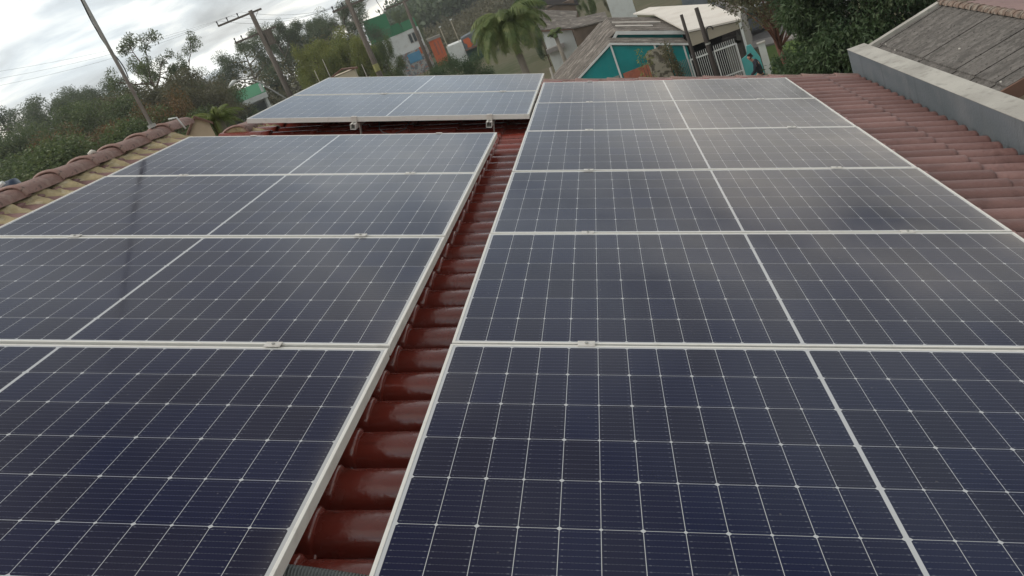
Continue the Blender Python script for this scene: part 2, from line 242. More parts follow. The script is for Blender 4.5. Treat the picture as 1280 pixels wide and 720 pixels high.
# ------------------------------------------------------------------ mesh helpers
class MB:
    def __init__(s): s.v = []; s.f = []; s.n = 0
    def add(s, verts, faces):
        s.v.extend([tuple(p) for p in verts]); s.f.extend([tuple(i + s.n for i in q) for q in faces]); s.n += len(verts); return s
    def box(s, x0, x1, y0, y1, z0, z1, mtx=None, ch=0.0):
        P = [Vector((x, y, z)) for z in (z0, z1) for y in (y0, y1) for x in (x0, x1)]
        if mtx: P = [mtx @ p for p in P]
        return s.add(P, [(0, 2, 3, 1), (4, 5, 7, 6), (0, 1, 5, 4), (2, 6, 7, 3), (0, 4, 6, 2), (1, 3, 7, 5)])
    def prism(s, poly, y0, y1):                 # polygon in x,z pushed along y
        n = len(poly); P = [(x, y0, z) for x, z in poly] + [(x, y1, z) for x, z in poly]
        F = [tuple(range(n)), tuple(range(2 * n - 1, n - 1, -1))] + [(i, i + n, (i + 1) % n + n, (i + 1) % n) for i in range(n)]
        return s.add(P, F)
    def slab(s, corners, t):                    # thick quad (corners top side), thickness straight down
        P = [Vector(c) for c in corners]; Q = [p - Vector((0, 0, t)) for p in P]; n = len(P)
        F = [tuple(range(n)), tuple(range(2 * n - 1, n - 1, -1))] + [(i, i + n, (i + 1) % n + n, (i + 1) % n) for i in range(n)]
        return s.add(P + Q, F)
    def tube(s, pts, rad, k=8, caps=True):
        pts = [Vector(p) for p in pts]; n = len(pts)
        if isinstance(rad, (int, float)): rad = [rad] * n
        up = Vector((0, 0, 1)); V = []; Fc = []
        for i, p in enumerate(pts):
            d = (pts[min(i + 1, n - 1)] - pts[max(i - 1, 0)]).normalized()
            a = d.cross(up); a = a if a.length > .05 else d.cross(Vector((0, 1, 0))); a.normalize(); b = d.cross(a)
            for j in range(k):
                t = 2 * math.pi * j / k; V.append(p + (a * math.cos(t) + b * math.sin(t)) * rad[i])
        for i in range(n - 1):
            for j in range(k): Fc.append((i * k + j, i * k + (j + 1) % k, (i + 1) * k + (j + 1) % k, (i + 1) * k + j))
        if caps: Fc.append(tuple(range(k - 1, -1, -1))); Fc.append(tuple((n - 1) * k + j for j in range(k)))
        return s.add(V, Fc)
    def build(s, name, m, parent=None, smooth=False, bevel=0.0):
        me = bpy.data.meshes.new(name); me.from_pydata(s.v, [], s.f); me.validate()
        import bmesh
        bm = bmesh.new(); bm.from_mesh(me); bmesh.ops.recalc_face_normals(bm, faces=bm.faces[:]); bm.to_mesh(me); bm.free()
        return link(name, me, m, parent, smooth, bevel)
def link(name, me, m, parent=None, smooth=False, bevel=0.0):
    me.materials.append(m)
    if smooth: me.polygons.foreach_set('use_smooth', [True] * len(me.polygons)); me.update()
    o = bpy.data.objects.new(name, me); COL.objects.link(o)
    if parent: o.parent = parent
    if bevel:
        b = o.modifiers.new('bevel', 'BEVEL'); b.width = bevel; b.segments = 2; b.limit_method = 'ANGLE'
    return o
def tag(o, label=None, cat=None, group=None, kind=None):
    if label: o['label'] = label
    if cat: o['category'] = cat
    if group: o['group'] = group
    if kind: o['kind'] = kind
    return o
def empty(name, loc=(0, 0, 0), rz=0.0, label=None, cat=None, group=None, mtx=None):
    o = bpy.data.objects.new(name, None); COL.objects.link(o); o.empty_display_size = 0.2
    if mtx is not None: o.matrix_world = mtx
    else: o.location = loc; o.rotation_euler = (0, 0, rz)
    return tag(o, label, cat, group)
def copy_tree(o, parent=None):
    c = o.copy(); COL.objects.link(c); c.parent = parent
    for ch in list(o.children):
        copy_tree(ch, c)
    return c
def quads(name, V, m, parent=None):            # V: (n,4,3) array -> one mesh of n quads
    V = np.asarray(V, np.float32); n = len(V); me = bpy.data.meshes.new(name)
    me.vertices.add(n * 4); me.vertices.foreach_set('co', V.reshape(-1)); me.loops.add(n * 4); me.loops.foreach_set('vertex_index', np.arange(n * 4, dtype=np.int32))
    me.polygons.add(n); me.polygons.foreach_set('loop_start', np.arange(0, n * 4, 4, dtype=np.int32)); me.polygons.foreach_set('loop_total', np.full(n, 4, np.int32)); me.update(calc_edges=True)
    return link(name, me, m, parent)

# ------------------------------------------------------------------ the house under the panels
def roofp(x, y, z): return RM @ Vector((x, y, z))
house = empty('house', (0, 2.0, GZ), 0, 'house with a reddish clay tile roof that carries all the solar panels', 'house')
def inv(o): return Matrix.Translation(-Vector(o.location))
HI = inv(house)
PITCH_Y, COURSE = 0.1755, 0.358
JOINT0 = 2.65
def tile_profile():
    P = []
    w = PITCH_Y; c = 0.128                       # roll width
    for i in range(13):
        t = math.pi * i / 12; P.append((-c / 2 * math.cos(t), 0.066 * math.sin(t) ** 0.62 if 0 < i < 12 else 0))
    P.append((c / 2 + (w - c) * .25, -0.016)); P.append((c / 2 + (w - c) * .75, -0.016)); P.append((w - c / 2 + .003, 0.0))
    return P
PROF = tile_profile()
def tiles(name, x0f, x1, y0, y1, material, parent, basis, zbase=-0.190, cut=None):
    """barrel tiles in courses; x runs down the slope, each lower end laps over the next course"""
    V, Fc = [], []; TN = []; nv = 0; rows = int((y1 - y0) / PITCH_Y)
    xs_end = []
    x = JOINT0 + .34
    ends = [x]; xx = JOINT0
    while xx > x0f - COURSE: ends.append(xx); xx -= COURSE
    for r in range(rows):
        yc = y0 + (r + .5) * PITCH_Y
        for e in ends:
            if cut and cut(e, yc): continue
            jx, jz = random.uniform(-.006, .006), random.uniform(-.002, .003); jr = random.uniform(-.008, .008)
            xe = e + jx; xs = max(xe - COURSE - .05, x0f)
            if xs > xe - .05: continue
            stations = [(xs, -0.009, 1.0), (xe - .03, 0.003, 1.03), (xe - .010, 0.0045, 1.03), (xe - .003, 0.002, .98), (xe, -0.003, .93)]
            np_ = len(PROF)
            for (sx, dz, sc) in stations:
                for (py, pz) in PROF:
                    yy = yc + py * (sc if pz > 0 else 1) + jr * (sx - xe)
                    V.append(basis @ Vector((sx, yy, zbase + dz + jz + pz * sc)))
            for i in range(len(stations) - 1):
                for j in range(np_ - 1): Fc.append((nv + i * np_ + j, nv + i * np_ + j + 1, nv + (i + 1) * np_ + j + 1, nv + (i + 1) * np_ + j))
            k = nv + 4 * np_
            for (py, pz) in PROF: V.append(basis @ Vector((xe - .001, yc + py * .8, zbase - .02 + pz * .62)))
            for j in range(np_ - 1): Fc.append((k + j, k + j + 1, k + np_ + j + 1, k + np_ + j))
            nv += 6 * np_; TN += [min(1, max(0, random.gauss(.45, .28)))] * (6 * np_)
    me = bpy.data.meshes.new(name); me.from_pydata([tuple(HI @ v) for v in V], [], Fc)
    at_ = me.attributes.new('tone', 'FLOAT', 'POINT'); at_.data.foreach_set('value', TN)
    o = link(name, me, material, parent, smooth=True); return o
RIDGE_X, RIDGE2_X, Y_STEP, Y_FAR, Y_NEAR = -2.86, -2.30, 3.86, 6.42, -2.6
# front slope: glazed under and between the panels, dusty where open
decks = MB(); T = RM
def deckbox(x0, x1, y0, y1):
    P = [HI @ (RM @ Vector(p)) for p in [(x0, y0, -.215), (x1, y0, -.215), (x1, y1, -.215), (x0, y1, -.215)]]
    decks.slab(P, .08)
deckbox(RIDGE_X, 3.04, Y_NEAR, Y_STEP); deckbox(RIDGE2_X, 3.0, Y_STEP, Y_STEP + .45); deckbox(-2.12, 3.0, Y_STEP + .45, Y_FAR)
roof = decks.build('roof', M['timber'], house)
def cutA(e, y): return (y > Y_STEP and e < RIDGE2_X + .1) or (y > Y_STEP + .5 and e < -1.85)
y_rows0 = 1.60 - PITCH_Y * 24
tiles('roof_tiles', RIDGE_X + .05, 3.04, y_rows0 - PITCH_Y / 2, Y_FAR - .02, M['tile'], roof, RM, cut=lambda e, y: cutA(e, y) or (e > 2.3 or e < -2.3))
tiles('roof_tiles', 2.0, 3.04, y_rows0 - PITCH_Y / 2, Y_FAR - .02, M['tile_dusty'], roof, RM, cut=lambda e, y: e <= 2.3)
tiles('roof_tiles', RIDGE_X + .05, -2.0, y_rows0 - PITCH_Y / 2, Y_FAR - .02, M['tile_dusty'], roof, RM, cut=lambda e, y: cutA(e, y) or e >= -2.3)
# back slope
BS = Matrix.Translation(roofp(RIDGE_X, 0, 0)) @ Matrix.Rotation(math.pi, 4, 'Z') @ Matrix.Rotation(TH, 4, 'Y') @ Matrix.Translation((-3.04 + 3.2, 0, 0))
tiles('roof_tiles', 3.04 - 3.2 + .02, 3.04, -Y_STEP, 2.6, M['tile_dusty'], roof, BS)
bs = MB(); c0 = roofp(RIDGE_X, 0, -.2); c1 = c0 + Vector((-3.0, 0, -1.06))
bs.slab([HI @ Vector(p) for p in [(c0.x, Y_NEAR, c0.z), (c1.x, Y_NEAR, c1.z), (c1.x, Y_STEP, c1.z), (c0.x, Y_STEP, c0.z)]], .08)
c2 = roofp(RIDGE2_X, 0, -.2); c3 = c2 + Vector((-1.6, 0, -.56))
bs.slab([HI @ Vector(p) for p in [(c2.x, Y_STEP + .01, c2.z), (c3.x, Y_STEP + .01, c3.z), (c3.x, Y_FAR, c3.z), (c2.x, Y_FAR, c2.z)]], .08)
bs.build('roof_deck', M['timber'], roof)
# mortar bed under the ridge tiles, following the rolls
def mortar(x0, x1, y0, y1, z0, z1):
    nx, ny = 7, int((y1 - y0) / .018); V = []; Fc = []
    for j in range(ny + 1):
        y = y0 + (y1 - y0) * j / ny
        ph = (y - 1.60) / PITCH_Y; ph -= round(ph)
        for i in range(nx + 1):
            t = i / nx; xe = x1 + .075 * math.cos(ph * 2 * math.pi) * -1 + .012 * math.sin(y * 37)
            x = x0 + (xe - x0) * t; z = z0 + (z1 - z0) * t ** .8 + .010 * math.sin(y * 23 + i) + .006 * math.sin(y * 71 + i * 2.1)
            if i == nx: z -= .05
            V.append(tuple(HI @ (RM @ Vector((x, y, z)))))
    for j in range(ny):
        for i in range(nx): k = j * (nx + 1) + i; Fc.append((k, k + 1, k + nx + 2, k + nx + 1))
    me = bpy.data.meshes.new('mortar_bed'); me.from_pydata(V, [], Fc); return link('mortar_bed', me, M['mortar'], roof, smooth=True)
mortar(RIDGE_X, RIDGE_X + .255, Y_NEAR, Y_STEP, -.085, -.146)
mortar(RIDGE2_X, RIDGE2_X + .24, Y_STEP + .02, Y_STEP + .45, -.10, -.15)
# ridge tiles: each farther one laps over the nearer one with a flared rim
def ridge_tile_mesh():
    V, Fc = [], []; k = 13
    st = [(0.0, .120, .000), (.012, .125, .004), (.04, .122, .002), (.09, .116, -.002), (.37, .108, -.008), (.40, .106, -.010)]
    for (y, r, dz) in st:
        for j in range(k):
            t = math.pi * j / (k - 1); V.append((-r * math.cos(t), y, dz + r * .70 * math.sin(t) ** .8 - .02))
    n = len(st)
    for i in range(n - 1):
        for j in range(k - 1): a = i * k + j; Fc.append((a, a + 1, a + k + 1, a + k))
    base = len(V)
    for (y, r, dz) in st:
        for j in range(k):
            t = math.pi * j / (k - 1); V.append((-(r - .014) * math.cos(t), y, dz + (r - .014) * .70 * math.sin(t) ** .8 - .02))
    for i in range(n - 1):
        for j in range(k - 1): a = base + i * k + j; Fc.append((a, a + k, a + k + 1, a + 1))
    for j in range(k - 1): Fc.append((j, base + j, base + j + 1, j + 1))
    me = bpy.data.meshes.new('ridge_tile'); me.from_pydata(V, [], Fc); return me
rtm = ridge_tile_mesh(); first = None
def put_ridge(mw):
    global first
    if first is None: o = link('ridge_tile', rtm, M['ridge'], roof, smooth=True); first = o
    else: o = first.copy(); COL.objects.link(o); o.parent = roof
    o.matrix_parent_inverse = Matrix.Identity(4); o.matrix_local = HI @ mw
y = 2.03 - .355 * 12
while y < Y_STEP - .05:
    c = roofp(RIDGE_X, y, -.115)
    put_ridge(Matrix.Translation((c.x, y + random.uniform(-.008, .008), c.z)) @ Matrix.Rotation(random.uniform(-.02, .02), 4, 'Z')); y += .355
y = Y_STEP + .03
while y < Y_STEP + .3:
    c = roofp(RIDGE2_X, y, -.15); put_ridge(Matrix.Translation((c.x, y, c.z))); y += .355
pg = MB(); c = roofp(RIDGE2_X, Y_STEP + .035, -.15); pg.prism([(-.115, -.12), (.115, -.12)] + [(.112 * math.cos(t), .072 * math.sin(t) - .012) for t in [i * math.pi / 8 for i in range(9)]], 0, .05)
pgo = pg.build('mortar_plug', M['mortar'], roof); pgo.location = HI @ c
# cap tiles along the far verge, running down the slope
x = RIDGE2_X
while x < 2.95:
    put_ridge(RM @ Matrix.Translation((x, Y_FAR, -.172)) @ Matrix.Rotation(-math.pi / 2, 4, 'Z') @ Matrix.Diagonal((.7, .9, .5, 1))); x += .32
# walls of the house
def hp(x, y, z): return HI @ Vector((x, y, z))
w = MB(); xL = c1.x + .35; zR = roofp(3.0, 0, -.3).z
w.box(xL, 2.75, Y_NEAR + .2 - 2, Y_STEP - .05 - 2, 0, zR - GZ - .05)
w.box(c3.x + .3, 2.75, Y_STEP - .05 - 2, Y_FAR - .12 - 2, 0, zR - GZ - .05)
pk = roofp(RIDGE_X, 0, -.32); e1 = roofp(3.0, 0, -.32)
for yy in (Y_NEAR + .2, Y_STEP - .25): w.prism([(xL, zR - GZ - .1), (2.72, zR - GZ - .1), (2.72, e1.z - GZ + .05), (pk.x, pk.z - GZ), (xL, pk.z - GZ - .9)], yy - 2, yy - 2 + .18)
pk2 = roofp(RIDGE2_X, 0, -.32)
w.prism([(c3.x + .3, zR - GZ - .1), (2.72, zR - GZ - .1), (2.72, e1.z - GZ + .05), (pk2.x, pk2.z - GZ), (c3.x + .3, pk2.z - GZ - .42)], Y_FAR - .32 - 2, Y_FAR - .14 - 2)
w.build('wall', M['wall_cream'], house)
for k in range(3):
    wf = MB().box(2.752, 2.80, -3.2 + k * 2.6, -2.0 + k * 2.6, 2.2, 3.5).build('window', M['white'], house)
    MB().box(2.803, 2.81, -3.12 + k * 2.6, -2.08 + k * 2.6, 2.28, 3.42).build('pane', M['windowglass'], wf)
# parapet
par = empty('parapet_wall', (2.9, 2.0, GZ), 0, 'grey rendered parapet wall with a pale cement coping along the low edge of the roof', 'wall')
PT = -0.93
MB().box(-.078, .075, -6.0, 4.62, 0, PT - .004 - GZ).build('wall', M['plaster_grey'], par, bevel=.006)
MB().box(-.081, .090, -6.003, 4.623, PT - .0038 - GZ, PT - GZ).build('coping', M['concrete_cap'], par)

# ------------------------------------------------------------------ solar panels
PL, PW, PH = 2.094, 1.036, 0.035
def make_panel():
    o = empty('solar_panel')
    fr = MB(); lip = .009
    # frame: outer walls with a top lip, butted
    hx, hy = PL / 2, PW / 2
    for sy in (-1, 1):
        ya, yb = sorted((sy * hy, sy * (hy - lip))); fr.box(-hx, hx, ya, yb, -.005, 0)
        ya, yb = sorted((sy * hy, sy * (hy - .002))); fr.box(-hx, hx, ya, yb, -PH, -.0051)
        ya, yb = sorted((sy * (hy - .003), sy * (hy - .028))); fr.box(-hx + .004, hx - .004, ya, yb, -PH, -PH + .002)
    for sx in (-1, 1):
        xa, xb = sorted((sx * hx, sx * (hx - lip))); fr.box(xa, xb, -hy + lip + .0002, hy - lip - .0002, -.005, 0)
        xa, xb = sorted((sx * hx, sx * (hx - .002))); fr.box(xa, xb, -hy + .0022, hy - .0022, -PH, -.0051)
    f = fr.build('frame', M['alu'], o, bevel=.0008)
    MB().box(-hx + .0035, hx - .0035, -hy + .0035, hy - .0035, -.0048, -.0012).build('cell_glass', M['glass'], o)
    MB().box(-hx + .004, hx - .004, -hy + .004, hy - .004, -.0062, -.0050).build('back_sheet', M['shade_black'], o)  # coloured near-black to deepen the shade below the panels and cut bounce
    for x_ in (-.35, 0, .35): MB().box(x_ - .04, x_ + .04, -.03, .03, -.025, -.005).build('junction_box', M['cable'], o)
    return o
PIT = 1.0513
proto = make_panel()
arrs = []
rown = ['nearest', 'second', 'third', 'fourth', 'fifth', 'farthest']
for k in range(6):
    arrs.append((0 + PL / 2, -PIT / 2 + k * PIT, 0.0, ('%s solar panel of the six in the right-hand column' % rown[k]) if k not in (0, 5) else ('%s solar panel in the long right-hand column, %s' % (rown[k], 'cut by the bottom of the photo' if k == 0 else 'next to the far verge')), 'panels of the long right-hand column'))
rl = ['nearest', 'second', 'third', 'farthest']
for k in range(4):
    arrs.append((-.187 - PL / 2, -PIT / 2 + k * PIT - .026, 0.0, '%s solar panel of the four in the left-hand column beside the ridge' % rl[k], 'panels of the left-hand column'))
for k in range(2):
    arrs.append((-.018 - PL / 2, 3.718 + PW / 2 + k * PIT, .006, ['nearer solar panel of the separate pair at the back left, its front frame edge showing', 'farther solar panel of the separate pair at the back left'][k], 'pair of panels at the back left'))
for i, (x, y, z, lab, g) in enumerate(arrs):
    p = proto if i == 0 else copy_tree(proto)
    p.matrix_world = RM @ Matrix.Translation((x, y, z)) @ Matrix.Rotation(random.uniform(-.0012, .0012), 4, 'Z') @ Matrix.Rotation(random.uniform(-.004, .004), 4, 'X') @ Matrix.Rotation(random.uniform(-.002, .002), 4, 'Y')
    tag(p, lab, 'solar panel', g)
# rails
def rail(x, y0, y1, lab):
    o = MB()
    for a, b, c, d in ((-.02, .02, -.04, -.037), (-.02, -.017, -.037, -.003), (.017, .02, -.037, -.003), (-.02, -.006, -.003, 0), (.006, .02, -.003, 0)): o.box(a, b, 0, y1 - y0, c, d)
    r = empty('mounting_rail', label=lab, cat='rail', group='rails under the panels'); r.matrix_world = RM @ Matrix.Translation((x, y0, -PH - .001))
    o.build('profile', M['alu'], r)
    n = max(2, int((y1 - y0) / 1.1))
    for i in range(n + 1):
        yy = .12 + (y1 - y0 - .24) * i / n
        MB().box(.021, .026, yy - .02, yy + .02, -.15, -.01).box(-.05, .02, yy - .02, yy + .02, -.154, -.150).build('roof_hook', M['clamp'], r)
for x, y0, y1, lab in ((.41, -1.15, 5.40, 'aluminium rail under the left half of the right-hand panel column'), (1.68, -1.15, 5.40, 'aluminium rail under the right half of the right-hand panel column'),
                       (-.57, -1.15, 3.22, 'aluminium rail under the left-hand panel column, on its side near the red tile gap'), (-1.83, -1.15, 3.22, 'aluminium rail under the left-hand panel column, on its ridge side'),
                       (-.305, 3.66, 5.85, 'aluminium rail under the back pair of panels, on their right side'), (-1.30, 3.66, 5.85, 'aluminium rail under the back pair of panels, left of the other')):
    rail(x, y0, y1, lab)
# clamps
def make_clamp():
    o = empty('mid_clamp'); b = MB()
    b.box(-.026, .026, -.0165, .0165, .0008, .0040); b.build('plate', M['clamp'], o, bevel=.0012)
    MB().tube([(0, 0, -.032), (0, 0, .0075)], .0055, 6).build('bolt', M['galv'], o)
    return o
def make_end():
    o = empty('end_clamp'); b = MB()
    b.box(-.02, .02, -.006, .014, .0008, .004); b.box(-.02, .02, -.010, -.0061, -.045, .004); b.box(-.02, .02, -.030, -.0101, -.048, -.044)
    b.build('bracket', M['clamp'], o, bevel=.001)
    MB().tube([(0, -.019, -.075), (0, -.019, -.034)], .0045, 6).tube([(0, -.019, -.040), (0, -.019, -.034)], .010, 6).build('bolt', M['galv'], o)
    return o
cl = make_clamp(); ec = make_end(); usedc = []
def put(proto_, x, y, z, lab, g, flip=False):
    o = proto_ if proto_ not in usedc else copy_tree(proto_)
    usedc.append(proto_); o.matrix_world = RM @ Matrix.Translation((x, y, z)) @ Matrix.Rotation(math.pi if flip else 0, 4, 'Z')
    tag(o, lab, 'clamp', g)
onn = ['first and second', 'second and third', 'third and fourth', 'fourth and fifth', 'fifth and sixth']
for k in range(5):
    for x, s in ((.41, 'left'), (1.69, 'right')): put(cl, x, PIT * k, 0, 'small %s clamp joining the %s panels from the camera, right-hand column' % (s, onn[k]), 'clamps on the right-hand column')
for k in range(3):
    for x, s in ((-.55, 'right'), (-1.83, 'left')): put(cl, x, PIT * k - .026, 0, 'small %s clamp joining the %s panels from the camera, left-hand column' % (s, onn[k]), 'clamps on the left-hand column')
for x, s in ((-.31, 'right'), (-1.32, 'left')): put(cl, x, 3.718 + PIT - .008, .006, 'small %s clamp between the two panels of the back left pair' % s, 'clamps on the back pair')
for x, s in ((-.305, 'right'), (-1.30, 'left')): put(ec, x, 3.718, .006, '%s of the two bright end clamps hanging under the front edge of the back panels' % s, 'end clamps on the back pair')
for x, s in ((-.57, 'right'), (-1.83, 'left')): put(ec, x, 3 * PIT - .034, 0, '%s end clamp on the far edge of the left-hand panel column' % s, 'end clamps of the left column', True)
for x, s in ((.41, 'left'), (1.69, 'right')): put(ec, x, 5 * PIT - .008, 0, '%s end clamp on the far edge of the right-hand panel column' % s, 'end clamps of the right column', True)
# corrugated conduit crossing the gap
def conduit():
    V, Fc = [], []; k = 12; n = 900
    for i in range(n):
        t = i / (n - 1); x = -.75 + 1.1 * t; y = -.945 + .03 * math.sin(t * 5); z = -.093 - .006 * math.cos(t * 6)
        r = .0200 + .0024 * (1 if (i % 6) < 3 else -1)
        for j in range(k): a = 2 * math.pi * j / k; V.append((x, y + r * math.cos(a), z + r * math.sin(a)))
    for i in range(n - 1):
        for j in range(k): Fc.append((i * k + j, i * k + (j + 1) % k, (i + 1) * k + (j + 1) % k, (i + 1) * k + j))
    me = bpy.data.meshes.new('cable_conduit'); me.from_pydata(V, [], Fc); o = link('cable_conduit', me, M['conduit'], None, smooth=True); o.matrix_world = RM
    tag(o, 'grey corrugated cable conduit crossing the gap between the panels over red tiles', 'conduit')
conduit()
def wire(name, pts, r, m, lab, cat, group=None):
    o = MB().tube(pts, r, 6).build(name, m, None, smooth=True); return tag(o, lab, cat, group)
def rp(*a): return tuple(roofp(*a))
wire('panel_cable', [rp(-1.15, 3.85, -.05), rp(-1.12, 3.72, -.085), rp(-1.08, 3.66, -.10), rp(-1.0, 3.63, -.11), rp(-.93, 3.72, -.09), rp(-.92, 3.9, -.05)], .004, M['cable'], 'thin black cable sagging below the front edge of the back pair of panels', 'cable')

# ------------------------------------------------------------------ antenna mast on the ridge
mb_ = roofp(RIDGE_X, 3.72, -.02)
mast = empty('antenna_mast', mb_, 0, 'thin weathered galvanised mast with a cable wound round it, standing on the ridge', 'mast')
MB().tube([(0, 0, -.06), (-.012, 0, 1.0), (-.03, .01, 3.0)], [.014, .013, .011], 10).build('pole', M['galv'], mast, smooth=True)
pts = []
for i in range(160):
    t = i / 159; z = .35 + t * 2.4; a = t * 15 + math.sin(t * 9); rr = .019 + .010 * max(0, math.sin(t * 21))
    pts.append((-.012 * z + rr * math.cos(a), .01 * z / 3 + rr * math.sin(a), z))
MB().tube(pts, .0042, 5).build('cable', M['cable'], mast, smooth=True)
MB().tube([(0, 0, -.03), (0, 0, -.005)], .03, 12).build('base_plate', M['galv'], mast)
g0 = roofp(RIDGE_X + .05, 3.92, 0)
wire('guy_wire', [tuple(mb_ + Vector((.13, .03, -.02))), tuple(mb_ + Vector((.19, .04, -.03))), tuple(mb_ + Vector((.21, .05, -.13)))], .007, M['white'], 'short white wire curling down beside the foot of the mast', 'wire')

# ------------------------------------------------------------------ ground and terrain
def sheet(name, P, z, m, kind='structure'):
    o = MB().add([(x, y, z) for x, y in P], [tuple(range(len(P)))]).build(name, m); o['kind'] = kind; return o
sheet('ground', [(-700, -300), (700, -300), (700, 900), (-700, 900)], GZ, M['ground'])
def polar(az, D): return (CW.x + math.sin(R_(az)) * D, CW.y + math.cos(R_(az)) * D)
def hill():
    V, Fc = [], []; na, nd = 60, 24
    for i in range(na + 1):
        az = -32 + 62 * i / na
        for j in range(nd + 1):
            D = 115 + 320 * j / nd; t = min(1, max(0, (D - 115) / 190)); s = t * t * (3 - 2 * t)
            w_ = min(1, max(0, (az + 17.5) / 7)); w_ = w_ * w_ * (3 - 2 * w_)
            z = -.3 + w_ * s * (10.5 + 1.2 * math.sin(az * .7) + .6 * math.sin(az * 2.3 + D * .05)); x, y = polar(az, D); V.append((x, y, GZ + z))
    for i in range(na):
        for j in range(nd): k = i * (nd + 1) + j; Fc.append((k, k + 1, k + nd + 2, k + nd + 1))
    me = bpy.data.meshes.new('hill'); me.from_pydata(V, [], Fc); o = link('hill', me, M['hill'], None, smooth=True); o['kind'] = 'structure'
hill()
def hill_z(az, D):
    t = min(1, max(0, (D - 115) / 190)); s = t * t * (3 - 2 * t); w_ = min(1, max(0, (az + 17.5) / 7)); w_ = w_ * w_ * (3 - 2 * w_)
    return GZ - .3 + w_ * s * (10.5 + 1.2 * math.sin(az * .7))

# ------------------------------------------------------------------ foliage
def leaves(C, rad, n, ln, wd, droop=0.0, up=0.0):
    """n leaves scattered through each ellipsoid clump of C; returns (k,4,3) quads"""
    C = np.asarray(C, float); rad = np.asarray(rad, float); K = len(C)
    idx = rng.integers(0, K, n); d = rng.normal(size=(n, 3)); d /= np.linalg.norm(d, axis=1)[:, None]
    r = rng.random(n) ** .45
    P = C[idx] + d * r[:, None] * rad[idx]
    a = rng.normal(size=(n, 3)) + d * .7; a[:, 2] += up - droop; a /= np.linalg.norm(a, axis=1)[:, None]
    b = np.cross(a, rng.normal(size=(n, 3))); b /= np.linalg.norm(b, axis=1)[:, None] + 1e-9
    L_ = ln * rng.uniform(.6, 1.3, n)[:, None]; W_ = wd * rng.uniform(.6, 1.2, n)[:, None]
    nrm = np.cross(a, b) * L_ * .12
    return np.stack([P, P + a * L_ * .5 + b * W_ * .5 - nrm, P + a * L_, P + a * L_ * .5 - b * W_ * .5 - nrm], 1)
def skeleton(H, W_, trunk_frac, limbs, sub, seed, lean=.05, flat=.5):
    r = random.Random(seed); tb = MB(); tips = []
    top = Vector((r.uniform(-1, 1) * lean * H, r.uniform(-1, 1) * lean * H, H * .86)); R0 = .016 * H + .02
    tr = [Vector((0, 0, -.2)), Vector((top.x * .2, top.y * .1, H * .25)), Vector((top.x * .4, top.y * .5, H * .5)), Vector((top.x * .8, top.y * .8, H * .7)), top]
    tb.tube(tr, [R0 * 1.25, R0, R0 * .75, R0 * .45, R0 * .15], 7)
    def onT(t):
        t *= 4; i = min(3, int(t)); return tr[i].lerp(tr[i + 1], t - i)
    for i in range(limbs):
        t = trunk_frac + (1 - trunk_frac) * (i + .5) / limbs * .95; b = onT(t); a = i * 2.4 + r.uniform(-.4, .4)
        reach = W_ * (.55 + .45 * math.sin(math.pi * min(1, (t - trunk_frac) / (1 - trunk_frac) * .9 + .12))) * r.uniform(.65, 1.0)
        e = b + Vector((math.cos(a) * reach, math.sin(a) * reach, reach * r.uniform(.1, .8) * flat * 1.5))
        m_ = b.lerp(e, .5) + Vector((0, 0, -.06 * reach)); tb.tube([b, m_, e], [R0 * .38, R0 * .25, R0 * .08], 5); tips.append(e)
        for j in range(sub):
            q = b.lerp(e, r.uniform(.4, .95)); aa = a + r.uniform(-1.3, 1.3); rr = reach * r.uniform(.25, .5)
            e2 = q + Vector((math.cos(aa) * rr, math.sin(aa) * rr, rr * r.uniform(-.2, .9))); tb.tube([q, e2], [R0 * .16, R0 * .05], 4); tips.append(e2)
    tips.append(top)
    return tb, tips
def tree_proto(kind, seed):
    """each prototype is 10 m tall"""
    H = 10; r = random.Random(seed)
    if kind == 'euc':
        tb, tips = skeleton(H, 3.3, .30, 12, 4, seed, .07, .8); rad = [(r.uniform(.45, 1.0), r.uniform(.45, 1.0), r.uniform(.35, .85)) for _ in tips]; V = leaves(tips, rad, 24000, .15, .06, droop=.5); bark, lm = M['palebark'], M['euc']
    elif kind == 'sparse':
        tb, tips = skeleton(H, 3.2, .35, 10, 4, seed, .1, 1.0); rad = [(r.uniform(.3, .6), r.uniform(.3, .6), r.uniform(.25, .5)) for _ in tips]; V = leaves(tips, rad, 8000, .17, .07, droop=.3); bark, lm = M['bark'], M['bush']
    else:
        lm = {'olive': M['olive'], 'bush': M['bush'], 'brown': M['brownleaf'], 'rust': M['rust'], 'dark': M['mango']}[kind]
        tb, tips = skeleton(H, 4.2, .12, 14, 4, seed, .04, .5); rad = [(r.uniform(.7, 1.35), r.uniform(.7, 1.35), r.uniform(.6, 1.1)) for _ in tips]; V = leaves(tips, rad, 34000, .17, .085, droop=.1); bark = M['bark']
    return tb, V, bark, lm
PROTO = {}
def tree(kind, u, v, D, wscale, seed, label, cat='tree', name='tree', group=None):
    P = at(u, v, D); gz = GZ; H = P.z - gz; key = (kind, seed)
    if key not in PROTO:
        tb, V, bark, lm = tree_proto(kind, seed)
        e = empty(name); tb.build('trunk', bark, e, smooth=True); quads('crown', V, lm, e); PROTO[key] = e
    else: e = copy_tree(PROTO[key]); e.name = name
    e.location = (P.x, P.y, gz); e.rotation_euler = (0, 0, (u * .37) % 6.28); s = H / 9.6; e.scale = (s * wscale, s * wscale, s)
    tag(e, label, cat, group); return e
EUC = 'eucalyptus trees along the skyline'
tree('euc', 6, 136, 112, 1.0, 1, 'eucalyptus on the skyline cut by the left edge of the photo', name='eucalyptus_tree', group=EUC)
tree('euc', 52, 124, 118, .9, 2, 'eucalyptus with a small round top above the trees at far left', name='eucalyptus_tree', group=EUC)
tree('euc', 92, 116, 108, .9, 3, 'low ragged eucalyptus just left of the antenna mast', name='eucalyptus_tree', group=EUC)
